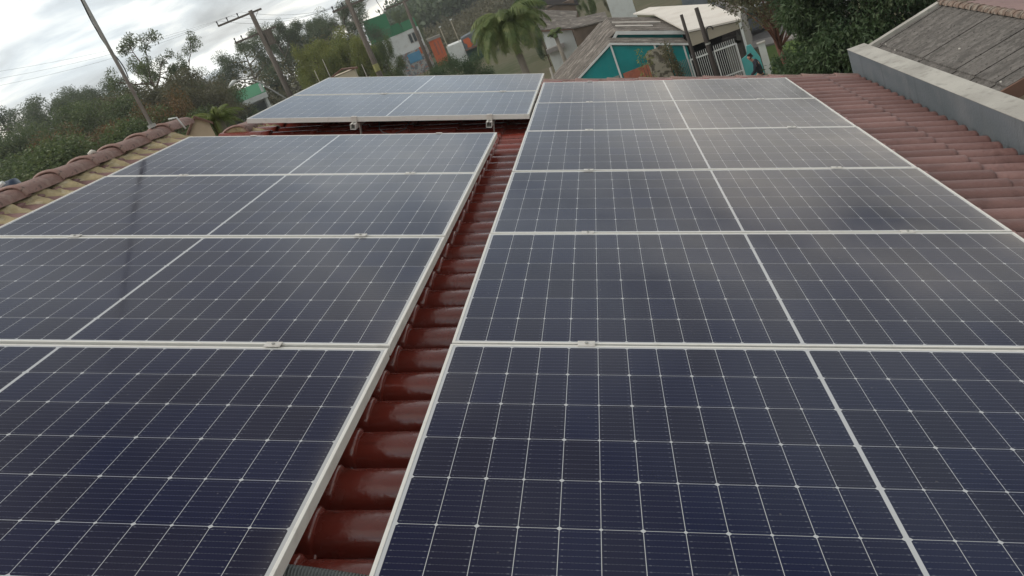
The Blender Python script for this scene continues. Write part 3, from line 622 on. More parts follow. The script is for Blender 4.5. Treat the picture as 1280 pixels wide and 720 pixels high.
tree('euc', 122, 106, 112, .8, 1, 'eucalyptus crown touching the left side of the antenna mast', name='eucalyptus_tree', group=EUC)
tree('sparse', 168, 62, 88, .8, 11, 'tall thin tree with open airy branches behind the antenna mast', name='tall_tree')
tree('sparse', 206, 78, 92, .8, 12, 'open branched tree right of the antenna mast, thinner than its neighbour', name='tall_tree')
tree('brown', 232, 98, 105, .8, 21, 'brownish round tree left of the green roofed shed', name='broadleaf_tree')
tree('brown', 262, 102, 120, .8, 22, 'low brown green tree filling the dip in the skyline', name='broadleaf_tree')
tree('euc', 290, 50, 112, .95, 2, 'dark eucalyptus left of the nearest utility pole crossarm', name='eucalyptus_tree', group=EUC)
tree('euc', 334, 30, 118, .75, 3, 'eucalyptus right behind the nearest utility pole', name='eucalyptus_tree', group=EUC)
tree('euc', 352, 52, 125, .8, 1, 'smaller eucalyptus in the gap right of the nearest utility pole', name='eucalyptus_tree', group=EUC)
tree('euc', 377, 18, 118, .75, 2, 'eucalyptus with a rounded domed top midway between the two big poles', name='eucalyptus_tree', group=EUC)
tree('euc', 424, 6, 112, .95, 3, 'big eucalyptus crown left of the top of the second utility pole', name='eucalyptus_tree', group=EUC)
tree('euc', 408, 26, 116, .8, 1, 'eucalyptus half hidden behind the olive green bushy tree', name='eucalyptus_tree', group=EUC)
UN = 'undergrowth trees behind the ridge'
for i, (u, v, D, k, w_, s_, lab) in enumerate([
    (8, 168, 80, 'bush', 1.3, 31, 'grey green bushy tree low at the left edge behind the ridge'),
    (48, 160, 78, 'bush', 1.2, 32, 'bushy tree behind the ridge below the small round eucalyptus'),
    (92, 152, 76, 'bush', 1.2, 31, 'bushy tree behind the ridge left of the rusty coloured bush'),
    (140, 128, 84, 'brown', 1.1, 21, 'brownish tree directly behind the antenna mast'),
    (188, 112, 82, 'brown', 1.1, 22, 'wide brown green tree just right of the antenna mast'),
    (236, 118, 78, 'brown', 1.2, 21, 'brown green tree above the tan gabled house'),
    (268, 122, 84, 'bush', .9, 32, 'dark bushy tree above the bright yellow green palm'),
    (18, 204, 44, 'bush', 1.6, 32, 'near dark green bush behind the blue bucket on the ridge'),
    (66, 190, 46, 'bush', 1.5, 31, 'near dark bush behind the middle of the ridge tiles'),
    (106, 172, 48, 'rust', 1.0, 41, 'bush with rusty orange leaves behind the ridge left of the mast foot'),
    (136, 165, 46, 'bush', 1.3, 32, 'dark bush between the two rusty leaved bushes'),
    (188, 142, 50, 'rust', .8, 42, 'rusty orange topped bush behind the foot of the mast'),
    (214, 158, 44, 'bush', .9, 31, 'small dark bush right of the mast foot beside the tan house')]):
    tree(k, u, v, D, w_, s_, lab, name='bushy_tree', group=UN)
tree('olive', 386, 58, 68, .55, 51, 'olive green bushy tree right of the nearest utility pole', name='bushy_tree')
tree('olive', 418, 46, 70, .62, 52, 'largest olive green tree between the two big utility poles', name='bushy_tree')
tree('olive', 440, 52, 68, .6, 51, 'olive green tree around the shaft of the second utility pole', name='bushy_tree')
tree('bush', 474, 54, 66, .36, 32, 'darker rounded tree right of the second pole below the green building', name='bushy_tree')
tree('bush', 502, 14, 160, .55, 31, 'far rounded tree poking up behind the green building', name='bushy_tree')
tree('dark', 566, 72, 45, .75, 61, 'bright green bush left of the dark green shop front', name='bushy_tree')
tree('dark', 655, -12, 70, .38, 61, 'dark green tree behind the top of the drooping palm', name='bushy_tree')
tree('dark', 770, -6, 75, .4, 61, 'dark tree behind the ridge of the teal house', name='bushy_tree')
tree('bush', 735, 0, 62, .3, 32, 'small green tree between the dark roof and the teal house', name='bushy_tree')
tree('brown', 860, -8, 70, .5, 21, 'brownish tree behind the white roofed garage', name='bushy_tree')
for k_, (u_, v_, D_, kd, ws, sd, lab) in enumerate(((712, -14, 92, 'bush', .35, 31, 'round green tree at the top edge above the dark roofed building'), (752, -22, 96, 'brown', .4, 21, 'brown green tree at the top edge left of the white roof'), (792, -30, 100, 'bush', .4, 32, 'tree at the top edge above the ridge of the teal house'),
        (832, -30, 95, 'olive', .35, 51, 'yellowish green tree at the top edge above the white garage roof'), (884, -34, 98, 'bush', .35, 31, 'green tree at the top edge above the grey blue building'))):
    tree(kd, u_, v_, D_, ws, sd, lab, name='bushy_tree', group='trees along the top edge')
# wooded hillside: one mass nobody could count
def hillwood():
    C, rd = [], []; r = random.Random(5)
    for i in range(520):
        az = r.uniform(-13.6, 4); D = r.uniform(205, 330); x, y = polar(az, D); s_ = r.uniform(2.4, 5); C.append((x, y, hill_z(az, D) + s_ * .8)); rd.append((s_, s_, s_ * 1.05))
    V = leaves(C, rd, 42000, 1.5, .9); o = quads('far_wood', V, M['wood']); tag(o, 'dark wooded hillside behind the green building and the palm', 'wood', kind='stuff')
    C, rd = [], []
    for i in range(420):
        az = r.uniform(-14, -4); D = r.uniform(118 if az > -10.2 else 150, 200); x, y = polar(az, D); s_ = r.uniform(.7, 1.7); C.append((x, y, hill_z(az, D) + s_ * .3)); rd.append((s_ * 1.5, s_ * 1.5, s_))
    V = leaves(C, rd, 22000, .8, .4); o = quads('scrub', V, M['scrub']); tag(o, 'dry brownish scrub on the lower hillside', 'scrub', kind='stuff')
hillwood()
def undergrowth():
    C, rd = [], []; r = random.Random(9)
    for i in range(480):
        az = r.uniform(-42, -17); D = r.uniform(60, 135); x, y = polar(az, D); s_ = r.uniform(1.2, 3); C.append((x, y, GZ + s_ * .6 + r.random() * 7.0 * (D > 95))); rd.append((s_ * 1.5, s_ * 1.5, s_))
    V = leaves(C, rd, 70000, .5, .25); o = quads('undergrowth', V, M['brownleaf']); tag(o, 'mixed undergrowth between the tree trunks beyond the ridge', 'undergrowth', kind='stuff')
undergrowth()
# near broad-leaved tree by the parapet
def near_tree():
    P = at(1088, 40, 17.0); e = empty('broadleaf_tree', (P.x, P.y, GZ), 0, 'large dense tree with dark drooping leaves just beyond the parapet end', 'tree')
    H = 6.9; r = random.Random(77); tb, tips = skeleton(H, 1.35, .28, 16, 7, 77, .01, .45)
    for k in range(70): a = r.random() * 6.28; q = r.uniform(.2, 1.35); tips.append(Vector((math.cos(a) * q, math.sin(a) * q, r.uniform(2.2, 5.8))))
    rad = [(r.uniform(.28, .52), r.uniform(.28, .52), r.uniform(.25, .45)) for _ in tips]
    tb.build('trunk', M['bark'], e, smooth=True); V = leaves(tips, rad, 90000, .12, .040, droop=.9); quads('crown', V, M['mango'], e)
near_tree()
def trunk_tree():
    P = at(985, 72, 30.0); e = empty('broadleaf_tree', (P.x, P.y, GZ), 0, 'slim tree with a leaning reddish trunk and sparse brownish crown on the lawn', 'tree')
    r = random.Random(3); tb = MB(); top = Vector((-.25, .2, 3.1))
    tb.tube([(0, 0, -.1), (-.05, 0, 1.0), (-.18, .1, 2.0), top], [.11, .095, .085, .06], 8); tips = []
    for k in range(16):
        a = k * 2.4; q = r.uniform(.5, 1.5); b_ = Vector((-.15, .1, r.uniform(1.9, 3.0))); t_ = b_ + Vector((math.cos(a) * q, math.sin(a) * q, r.uniform(.3, 2.2))); tb.tube([b_, b_.lerp(t_, .5) + Vector((0, 0, .1)), t_], [.045, .03, .01], 5); tips.append(t_)
        for j in range(3): t2 = t_ + Vector((r.uniform(-.5, .5), r.uniform(-.5, .5), r.uniform(-.1, .6))); tb.tube([t_, t2], [.012, .005], 4); tips.append(t2)
    tb.build('trunk', M['redbark'], e, smooth=True); rad = [(r.uniform(.3, .5),) * 3 for _ in tips]; quads('crown', leaves(tips, rad, 9000, .12, .05, droop=.2), M['brownleaf'], e)
trunk_tree()
# palms
def palm(u, v, D, n, L_, drop, leaflet, m, label, seed, spread=1.0, wid=.035, gz=GZ, nl=64):
    P = at(u, v, D); e = empty('palm_tree', (P.x, P.y, gz), 0, label, 'palm'); h = P.z - gz; r = random.Random(seed)
    MB().tube([(.1, 0, -.1), (.05, 0, h * .5), (0, 0, h)], [.16, .12, .11], 9).build('trunk', M['palebark'], e, smooth=True); Q = []
    for k in range(n):
        a = k * 2.399 + r.uniform(-.2, .2); el = r.uniform(.1, 1.25) ; l = L_ * r.uniform(.8, 1.1); q = Vector((0, 0, h)); pts = []
        dx, dz = math.cos(el), math.sin(el); S_ = 16
        for i in range(S_ + 1):
            t = i / S_; pts.append(q.copy()); ang = el - drop * t * 1.7; q = q + Vector((math.cos(a) * math.cos(ang) * spread, math.sin(a) * math.cos(ang) * spread, math.sin(ang))) * (l / S_)
        fm = MB().tube(pts, [.022 * (1 - .8 * i / S_) for i in range(S_ + 1)], 4)
        for i in range(1, nl):
            t = i / nl; f_ = t * S_; j = min(S_ - 1, int(f_)); c = pts[j].lerp(pts[j + 1], f_ - j); fd = (pts[j + 1] - pts[j]).normalized(); side = fd.cross(Vector((0, 0, 1))); side = side.normalized() if side.length > .1 else Vector((math.sin(a), -math.cos(a), 0))
            ll = leaflet * math.sin(math.pi * min(.97, t * .9 + .08)) ** .6 * r.uniform(.8, 1.15)
            for sg in (-1, 1):
                d1 = (side * sg * .8 + fd * .45 + Vector((0, 0, -.35 + r.uniform(-.15, .1)))).normalized(); p1 = c + d1 * ll * .45; d2 = (d1 + Vector((0, 0, -1.3))).normalized(); p2 = p1 + d2 * ll * .55; w_ = fd * wid * .5
                k0 = fm.n; fm.add([c - w_ * .6, p1 - w_, p2, p1 + w_, c + w_ * .6], [(0, 1, 3, 4), (1, 2, 3)])
        me = bpy.data.meshes.new('frond'); me.from_pydata(fm.v, [], fm.f); link('frond', me, m, e)
    return e
palm(634, 30, 27, 36, 1.65, 1.25, .52, M['palm'], 'tall palm with long drooping feathery fronds left of the white walled house', 4, wid=.034, nl=46)
palm(271, 150, 17, 20, .55, .9, .16, M['yellowpalm'], 'small bright yellow green palm between the tan house and the green roofed shed', 8, wid=.014, nl=30)
palm(693, 41, 50, 9, .55, .9, .28, M['palm'], 'tiny palm in front of the white walled house', 6, wid=.06)

# ------------------------------------------------------------------ buildings beyond
def site(name, az, D, yaw=0, label=None, cat=None, group=None):
    x, y = polar(az, D); return empty(name, (x, y, GZ), -R_(az + yaw), label, cat, group)
def Z(z): return z - GZ
def quad_slab(mb, P, t=.06): return mb.slab([(x, y, Z(z)) for x, y, z in P], t)

# teal gabled house
th = site('gabled_house', -1.5, 34, 0, 'teal painted house with a weathered grey gable roof and white fascia', 'house')
ap, lf, rt = (0.4, -2.66), (-3.4, -4.60), (3.25, -3.76)
MB().prism([(-3.2, 0), (3.15, 0), (3.15, Z(-3.86)), (ap[0], Z(-2.80)), (-3.2, Z(-4.62))], .06, 9.8).build('wall', M['teal'], th)
def corr_slab(mb, A, B, C_, D_, n, amp, t=.05):
    """sheet A-B (down the slope edge at front), D-C at the back; ripples run down the slope"""
    A, B, C_, D_ = map(Vector, (A, B, C_, D_)); V = []; Fc = []
    for i in range(n + 1):
        f_ = i / n; dz = amp * (1 if i % 2 else -1); p = A.lerp(D_, f_); q = B.lerp(C_, f_)
        V += [p + Vector((0, 0, dz)), q + Vector((0, 0, dz)), p + Vector((0, 0, dz - t)), q + Vector((0, 0, dz - t))]
    for i in range(n):
        k = i * 4; Fc += [(k, k + 1, k + 5, k + 4), (k + 2, k + 6, k + 7, k + 3)]
        Fc += [(k, k + 4, k + 6, k + 2), (k + 1, k + 3, k + 7, k + 5)]
    Fc += [(0, 2, 3, 1), (n * 4, n * 4 + 1, n * 4 + 3, n * 4 + 2)]
    mb.add(V, Fc)
rf = MB()
corr_slab(rf, (ap[0], 0, Z(ap[1])), (lf[0], 0, Z(lf[1])), (lf[0], 10.6, Z(lf[1])), (ap[0], 10.6, Z(ap[1])), 110, .016)
corr_slab(rf, (ap[0], 0, Z(ap[1])), (rt[0], 0, Z(rt[1])), (rt[0], 2.05, Z(rt[1])), (ap[0], 2.05, Z(ap[1])), 22, .016)
roofT = rf.build('roof', M['oldroof'], th)
# raised right slope behind, its white fascia and the dark slit under it
ur = MB(); corr_slab(ur, (.78, 1.9, Z(-2.50)), (3.45, 1.9, Z(-3.50)), (3.45, 9.6, Z(-3.50)), (.78, 9.6, Z(-2.50)), 76, .016); corr_slab(ur, (.40, 1.9, Z(-2.67)), (.779, 1.9, Z(-2.505)), (.779, 9.6, Z(-2.505)), (.40, 9.6, Z(-2.67)), 76, .016); ur.build('upper_roof', M['oldroof'], roofT)
fb = MB()
fb.prism([(.58, Z(-2.74)), (.80, Z(-2.53)), (3.5, Z(-3.54)), (3.5, Z(-3.69)), (.82, Z(-2.68)), (.66, Z(-2.82))], 1.83, 1.88)
fb.prism([(lf[0], Z(lf[1]) - .10), (ap[0], Z(ap[1]) - .10), (rt[0], Z(rt[1]) - .10), (rt[0], Z(rt[1]) - .02), (ap[0], Z(ap[1]) - .02), (lf[0], Z(lf[1]) - .02)], -.05, -.02)
fb.build('fascia', M['white'], th)
MB().prism([(.75, Z(-2.95)), (.82, Z(-2.60)), (3.3, Z(-3.55)), (3.3, Z(-3.95))], 2.06, 2.2).build('clerestory', M['teal'], th)
sk = MB()
for (y0, y1, x0, x1) in ((3.9, 4.15, .9, 2.4), (5.9, 6.15, .85, 2.9)):
    zz = lambda x_: Z(-2.50 - (x_ - .78) * .3745) + .05
    sk.slab([(x0, y0, zz(x0)), (x1, y0, zz(x1)), (x1, y1, zz(x1)), (x0, y1, zz(x0))], .03)
sk.build('roof_strip', M['whiteroof'], th)
MB().box(.36, .43, -.012, .058, 0, Z(-2.78)).box(1.95, 2.02, -.012, .058, 0, Z(-3.32)).build('trim_post', M['white'], th)
MB().box(.50, 1.62, -.03, .055, 0, Z(-3.98)).build('brick_panel', M['brick'], th)
MB().prism([(1.56, 0), (2.34, 0), (2.36, Z(-3.50)), (2.2, Z(-3.46)), (1.95, Z(-3.52)), (1.72, Z(-3.49)), (1.54, Z(-3.60))], -.045, .052).build('stone_cladding', M['stone'], th)
MB().box(-.3, .33, -.02, .055, 0, Z(-3.98)).build('cement_patch', M['concrete'], th)
wdw = MB().box(2.42, 2.48, -.02, .055, 1.0, Z(-3.6)).box(3.0, 3.06, -.02, .055, 1.0, Z(-3.8)).box(2.48, 3.0, -.02, .055, 1.0, 1.06).build('window', M['white'], th)
gb = MB()
for k in range(9): gb.tube([(2.5 + k * .062, -.06, 1.05), (2.5 + k * .062, -.06, Z(-4.3))], .009, 5)
gb.build('window_grille', M['concrete'], wdw)

# garage with white roof and gate
ga = site('garage', 4, 34, 0, 'open garage with a white painted sloping roof and a beige beam', 'garage')
MB().slab([(.02, 0, Z(-3.29)), (2.05, 0, Z(-3.58)), (2.0, 1.0, Z(-3.55)), (1.4, 6.6, Z(-3.36)), (-1.4, 12.5, Z(-3.02)), (-2.3, 12.3, Z(-3.0)), (-1.2, 8.6, Z(-3.05))], .07).build('roof', M['whiteroof'], ga)
MB().prism([(.04, Z(-3.92)), (1.97, Z(-3.92)), (1.97, Z(-3.67)), (.04, Z(-3.39))], .05, .25).build('beam', M['beige'], ga)
MB().box(-.25, 1.95, 4.5, 4.6, 0, Z(-3.8)).box(-.28, -.16, .3, 4.45, 0, Z(-3.75)).build('back_wall', M['shade_black'], ga)  # inner walls coloured near-black, shade of the open garage painted in
MB().box(1.93, 2.02, .02, .3, 0, Z(-3.70)).build('post', M['white'], ga)
MB().box(1.95, 2.05, .31, 4.4, 0, Z(-3.75)).build('side_wall', M['concrete'], ga)
gt = site('metal_gate', 4, 33.6, 0, 'white painted metal bar gate with spiked tops across the garage opening', 'gate')
g = MB()
for x0, x1 in ((-.18, .72), (.76, 1.64)):
    g.box(x0, x1, -.02, .02, Z(-4.36), Z(-4.30)); g.box(x0, x1, -.02, .02, .1, .16); g.box(x0, x0 + .045, -.022, .022, 0.05, Z(-4.30)); g.box(x1 - .045, x1, -.022, .022, 0.05, Z(-4.30)); g.box(x0, x1, -.015, .015, 1.1, 1.14)
g.build('frame', M['white'], gt)
b_ = MB()
for k in range(23):
    x_ = -.13 + k * .0775
    if abs(x_ - .74) < .035: continue
    b_.tube([(x_, 0, .12), (x_, 0, Z(-4.16)), (x_, 0, Z(-4.10))], [.011, .011, .002], 5)
b_.build('bars', M['white'], gt)
# two dark poles in front
for (az, D, x0, z0, x1, z1, r, lab) in ((4, 31, .555, -2.30, .60, -6.5, .085, 'thick dark timber pole with a curved pipe leaning before the gate'), (4, 31.4, .01, -2.38, 0.0, -6.5, .065, 'thinner dark timber pole at the corner of the teal house')):
    o = site('timber_pole', az, D, 0, lab, 'pole', 'dark poles before the garage')
    MB().tube([(x1, 0, 0), ((x0 + x1) / 2, 0, Z(-4.4)), (x0, 0, Z(z0))], [r * 1.15, r, r * .85], 10).build('shaft', M['dark_pole'], o, smooth=True)
    if r > .07:
        pp = [(.64, 0, Z(-3.9)), (.66, 0, Z(-3.3)), (.67, 0, Z(-3.16))] + [(.78 - .11 * math.cos(t), 0, Z(-3.16) + .11 * math.sin(t)) for t in (.5, 1.0, 1.57, 2.1, 2.7)] + [(.89, 0, Z(-3.2))]
        MB().tube(pp, .022, 7).build('pipe', M['dark_metal'], o, smooth=True)
        MB().tube([(.585, 0, Z(-3.62)), (.587, 0, Z(-3.56))], .096, 12).tube([(.60, 0, Z(-5.9)), (.60, 0, Z(-5.84))], .103, 12).build('collar', M['galv'], o)
# low turquoise wall, white pillar
tw = site('garden_wall', 7.4, 34, 0, 'turquoise painted wall behind the person on the pavement', 'wall')
MB().prism([(-.35, 0), (.33, 0), (.33, Z(-5.2)), (.12, Z(-4.62)), (-.05, Z(-4.62)), (-.12, Z(-4.95)), (-.35, Z(-5.05))], 0, .14).build('wall', M['turquoise'], tw)
wp = site('gate_pillar', 7.4, 34.1, 0, 'white painted gate pillar right of the turquoise wall', 'pillar')
MB().box(.36, .62, -.1, .16, 0, Z(-4.72)).build('shaft', M['white'], wp); MB().box(.33, .65, -.13, .19, Z(-4.715), Z(-4.66)).build('cap', M['concrete_cap'], wp)
# long low roof going away right of the garage
sh = site('long_shed', 6.0, 36, 3.5, 'long low shed with a grey roof running away right of the garage', 'shed')
MB().box(.02, .80, .2, 24, 0, Z(-4.75)).build('wall', M['concrete'], sh)
s_ = MB(); corr_slab(s_, (-.05, 0, Z(-4.45)), (.55, 0, Z(-4.50)), (.55, 24.5, Z(-4.50)), (-.05, 24.5, Z(-4.45)), 90, .012); s_.build('roof', M['oldroof'], sh)
MB().box(.56, .74, -.02, 24.4, Z(-4.62), Z(-4.42)).build('gutter_wall', M['concrete_cap'], sh)
# building with grey blue side wall behind the garage
bb = site('grey_building', 5.2, 62, 0, 'grey blue rendered building behind the garage roof', 'building')
MB().box(-1.0, 1.1, 0, 5, 0, Z(-1.5)).build('wall', M['plaster_grey'], bb); MB().box(-1.1, 1.2, -.1, 5.1, Z(-1.49), Z(-1.3)).build('roof', M['oldroof'], bb)
w_ = MB().box(-.55, -.05, -.03, -.002, Z(-4.2), Z(-3.4)).build('window', M['dark_metal'], bb); MB().box(-.5, -.1, -.04, -.031, Z(-4.15), Z(-3.45)).build('pane', M['windowglass'], w_)
sb_ = site('small_white_house', 0.6, 74, 0, 'small pale house wall showing above the far end of the teal roof', 'house')
MB().box(-1.0, 1.0, 0, 4, 0, Z(-1.6)).build('wall', M['white'], sb_); MB().slab([(-1.3, -.4, Z(-1.55)), (1.3, -.4, Z(-1.55)), (1.3, 4.4, Z(-.9)), (-1.3, 4.4, Z(-.9))], .12).build('roof', M['oldroof'], sb_)
w_ = MB().box(-.5, .1, -.04, -.002, Z(-3.4), Z(-2.4)).build('window', M['timber'], sb_)
# low white house behind palm, dark roofs
wh = site('white_house', -4, 60, 0, 'white walled house with a low grey roof beside the drooping palm', 'house')
MB().prism([(-.85, 0), (1.15, 0), (1.15, Z(-3.66)), (-.85, Z(-3.0))], .1, 6).build('wall', M['white'], wh)
MB().slab([(-1.05, -.25, Z(-2.78)), (1.45, -.25, Z(-3.60)), (2.1, 6.5, Z(-3.0)), (-.85, 6.5, Z(-1.75))], .09).build('roof', M['oldroof'], wh)
MB().slab([(-1.07, -.30, Z(-2.84)), (1.47, -.30, Z(-3.66)), (1.47, -.26, Z(-3.66)), (-1.07, -.26, Z(-2.84))], .10).build('fascia', M['brownroof'], wh)
MB().box(-.95, .35, -.5, .09, Z(-4.55), Z(-4.25)).build('balcony', M['paving'], wh)
bs_ = site('board_shed', -3.0, 56, 0, 'brown board walled lean-to between the white house and the teal house', 'shed')
MB().prism([(.2, 0), (2.4, 0), (2.4, Z(-3.70)), (.2, Z(-3.35))], 0, 3).build('wall', M['timber'], bs_)
MB().slab([(.1, -.2, Z(-3.22)), (2.5, -.2, Z(-3.6)), (2.6, 3.2, Z(-3.3)), (.2, 3.2, Z(-2.9))], .08).build('roof', M['oldroof'], bs_)
dr = site('dark_roofed_building', -3.4, 78, 0, 'building with a very dark sheet roof at the top of the photo', 'building')
MB().box(-2.0, 1.7, .2, 7, 0, Z(-2.6)).build('wall', M['timber'], dr)
s_ = MB(); corr_slab(s_, (-2.2, 0, Z(-1.55)), (2.0, 0, Z(-3.2)), (2.2, 8, Z(-1.9)), (-1.9, 8, Z(.2)), 40, .03); s_.build('roof', M['darkroof'], dr)
# shacks under the palm: grey roof with dark end
gs = site('grey_roofed_shed', -7.9, 38, 0, 'low shed with a pale grey roof under the palm fronds', 'shed')
MB().box(-1.6, 1.0, .2, 3.2, 0, Z(-4.7)).build('wall', M['timber'], gs)
MB().slab([(-2.0, -.1, Z(-4.75)), (.9, -.1, Z(-5.1)), (1.2, 3.6, Z(-4.2)), (-1.3, 3.6, Z(-3.75))], .08).build('roof', M['oldroof'], gs)
MB().slab([(-2.07, -.2, Z(-4.70)), (-1.97, -.2, Z(-4.70)), (-1.27, 3.6, Z(-3.68)), (-1.37, 3.6, Z(-3.68))], .12).build('verge_board', M['dark_pole'], gs)
# stack of old poles left of the teal house
for k, (x0, x1, zt, lab) in enumerate(((-.3, .25, -3.2, 'pale bare pole leaning left beside the grey sheds'), (.15, .0, -3.5, 'middle grey pole of the three leaning between the palm and teal house'), (.7, .2, -3.0, 'pale pole leaning right beside the teal house eave'))):
    o = site('leaning_pole', -4.9, 36 + k * .3, 0, lab, 'pole', 'old poles leaning left of the teal house')
    MB().tube([(x1 - .9 + .5 * (k - 1), 0, 0), (x0 - .8, 0, Z(zt))], [.07, .05], 7).build('shaft', M['concrete'], o, smooth=True)

# far small buildings
fbld = site('corner_shop', -9, 110, 0, 'small grey and white building with an orange sign on the far street', 'building')
MB().box(-3.8, -1.75, 0, 6, 0, Z(-3.7)).build('white_wall', M['white'], fbld)
MB().prism([(-1.74, 0), (1.0, 0), (1.0, Z(-3.05)), (-1.74, Z(-3.4))], .1, 6).build('grey_wall', M['plaster_grey'], fbld)
MB().prism([(-1.55, Z(-3.62)), (-.80, Z(-3.55)), (-.62, Z(-3.9)), (-.70, Z(-4.15)), (-.50, Z(-4.5)), (-.85, Z(-4.78)), (-1.3, Z(-4.72)), (-1.22, Z(-4.3)), (-1.5, Z(-4.05))], .02, .098).build('sign', M['orange'], fbld)
MB().box(-1.7, 1.15, -1.0, .05, Z(-4.98), Z(-4.82)).build('awning', M['brownroof'], fbld)
MB().box(-1.6, .6, -.05, .08, 0, Z(-5.0)).build('shop_front', mat('dark_green_paint', (.012, .06, .045), .6, .3, noise=[(3, 3, .4, .7, .4, (.02, .08, .06))]), fbld)
for k, (x_, zt, lab) in enumerate(((-3.6, -1.2, 'thin white roadside post left of the corner shop'), (-2.0, -.9, 'thin roadside post with a pale head above the corner shop'))):
    o = site('street_post', -9, 111 + k, 0, lab, 'post', 'thin posts by the corner shop'); MB().tube([(x_, 0, 0), (x_ - .1, 0, Z(zt))], [.07, .05], 7).build('shaft', M['beige'], o, smooth=True); MB().box(x_ - .2, x_ + .1, -.1, .1, Z(zt), Z(zt) + .15).build('head', M['white'], o)
gw = site('green_white_building', -14, 130, 0, 'large building with white walls and bright green sheet metal upper storey', 'building')
MB().prism([(-3.4, Z(1.0)), (.35, Z(1.15)), (.38, Z(3.25)), (-3.2, Z(3.42))], 2.5, 9).build('tower', M['green_metal'], gw)
MB().prism([(-3.3, Z(-1.2)), (.36, Z(-.5)), (.36, Z(1.45)), (-3.3, Z(1.0))], .6, 2.48).build('sloping_roof', M['green_roof'], gw)
MB().prism([(.37, Z(-.16)), (2.0, Z(-.16)), (1.6, Z(1.32)), (.37, Z(1.32))], .1, 8).build('cladding', M['green_metal'], gw)
MB().box(1.9, 4.05, .15, 8, Z(-.14), Z(1.18)).build('side_cladding', M['green_roof'], gw)
MB().box(-3.2, 4.1, .2, 9, 0, Z(-.17)).build('wall', M['white'], gw)
for k in range(3):
    f_ = MB().box(2.2 + k * .62, 2.7 + k * .62, .12, .19, Z(-2.1), Z(-.7)).build('window', M['concrete'], gw); MB().box(2.27 + k * .62, 2.63 + k * .62, .09, .118, Z(-2.0), Z(-.8)).build('pane', M['windowglass'], f_)
MB().box(-.4, 4.2, -1.2, .15, 0, Z(-3.05)).build('porch', M['graffiti'], gw)
MB().box(.95, 2.9, -1.28, -1.21, Z(-4.7), Z(-3.35)).build('sign', M['skyblue'], gw)
MB().box(3.0, 3.8, -1.28, -1.21, Z(-3.95), Z(-2.95)).build('banner', M['orange'], gw)
ob = site('orange_kiosk', -11.55, 128, 0, 'bright orange kiosk with a pale flat top beside the green and white building', 'kiosk')
MB().box(-.85, .95, 0, 2.5, 0, Z(-2.75)).build('wall', M['orange'], ob); MB().box(-1.0, 1.1, -.15, 2.6, Z(-2.74), Z(-2.35)).build('roof', M['concrete'], ob)
MB().box(-.25, .0, -.04, -.002, Z(-5.0), Z(-3.1)).box(.35, .5, -.04, -.002, Z(-5.0), Z(-3.1)).build('door', M['brick'], ob)
g2 = site('green_roofed_shed', -24, 90, 0, 'small white building with a bright green sloping roof left of the nearest pole', 'building')
MB().slab([(-1.85, -.6, Z(-.05)), (1.75, -.6, Z(0.0)), (1.75, 4, Z(1.05)), (-1.85, 4, Z(1.15))], .10).build('roof', M['green_metal'], g2)
MB().box(-1.7, 1.6, 0, 3.8, 0, Z(-.25)).build('wall', M['white'], g2); MB().box(-1.85, 1.75, -.66, -.62, Z(-.55), Z(-.04)).build('fascia', M['white'], g2)
w_ = MB().box(-.9, 1.2, -.04, -.002, Z(-1.9), Z(-.75)).build('window', M['dark_metal'], g2); MB().box(-.85, 1.15, -.05, -.041, Z(-1.85), Z(-.8)).build('pane', M['windowglass'], w_)
MB().box(1.35, 1.62, -.3, -.05, 0, Z(.9)).build('pillar', M['white'], g2)
# tan gabled house
P = at(243, 159, 16); tn = empty('tan_house', (P.x, P.y, GZ), R_(27.5), 'small tan gabled house with a brown roof peeping over the ridge', 'house')
hh = P.z - GZ
MB().prism([(-.25, 0), (.26, 0), (.26, hh + .0), (.08, hh + .13), (-.25, hh - .2)], 0, 3).build('wall', mat('tan_render', (.46, .36, .26), .9, .15, noise=[(3, 4, .4, .7, .5, (.36, .28, .2))]), tn)
MB().slab([(.08, -.08, hh + .18), (-.5, -.08, hh - .36), (-.5, 3, hh - .36), (.08, 3, hh + .18)], .05).slab([(.08, -.08, hh + .18), (.32, -.08, hh - .03), (.32, 3, hh - .03), (.08, 3, hh + .18)], .05).build('roof', M['brownroof'], tn)
P = at(428, 90, 34); rk = empty('low_house', (P.x, P.y, GZ), R_(16), 'low house whose reddish roof peak shows over the back panels', 'house'); hh = P.z - GZ + .12
MB().box(-.45, .45, .1, 3, 0, hh - .2).build('wall', M['wall_cream'], rk); MB().prism([(-.6, hh - .17), (0, hh), (.6, hh - .17), (.6, hh - .23), (0, hh - .06), (-.6, hh - .23)], 0, 1.2).build('roof', M['brownroof'], rk)

# ------------------------------------------------------------------ poles and wires
def insul(mb, x, z): mb.tube([(x, 0, z), (x, 0, z + .12), (x, 0, z + .26), (x, 0, z + .3)], [.05, .035, .07, .03], 7)
def upole(az, D, x, zt, arms, label, r=.14, rz=0.0):
    o = site('utility_pole', az, D, rz, label, 'utility pole', 'utility poles along the street')
    MB().tube([(x, 0, 0), (x, 0, Z(zt) * .5), (x, 0, Z(zt))], [r * 1.35, r * 1.15, r * .9], 10).build('shaft', M['wood_pole'], o, smooth=True)
    for (xa, xb, z, ins) in arms:
        a = MB().box(xa, xb, -.06, .06, Z(z) - .07, Z(z) + .07).build('crossarm', M['wood_pole'], o)
        im = MB()
        for xi in ins: insul(im, xi, Z(z) + .07)
        if ins: im.build('insulator', M['dark_metal'], a)
        MB().tube([(xb - .25, .05, Z(z)), (x, .05, Z(z) - .55)], .02, 5).build('brace', M['galv'], o)
    return o
p1 = upole(-20, 70, -1.95, 6.05, [(-4.65, -1.1, 5.87, (-4.6, -3.8, -2.95)), (-4.05, -.7, 4.3, (-3.95, -3.4))], 'nearest big utility pole with two crossarms, left of the olive trees', .19)
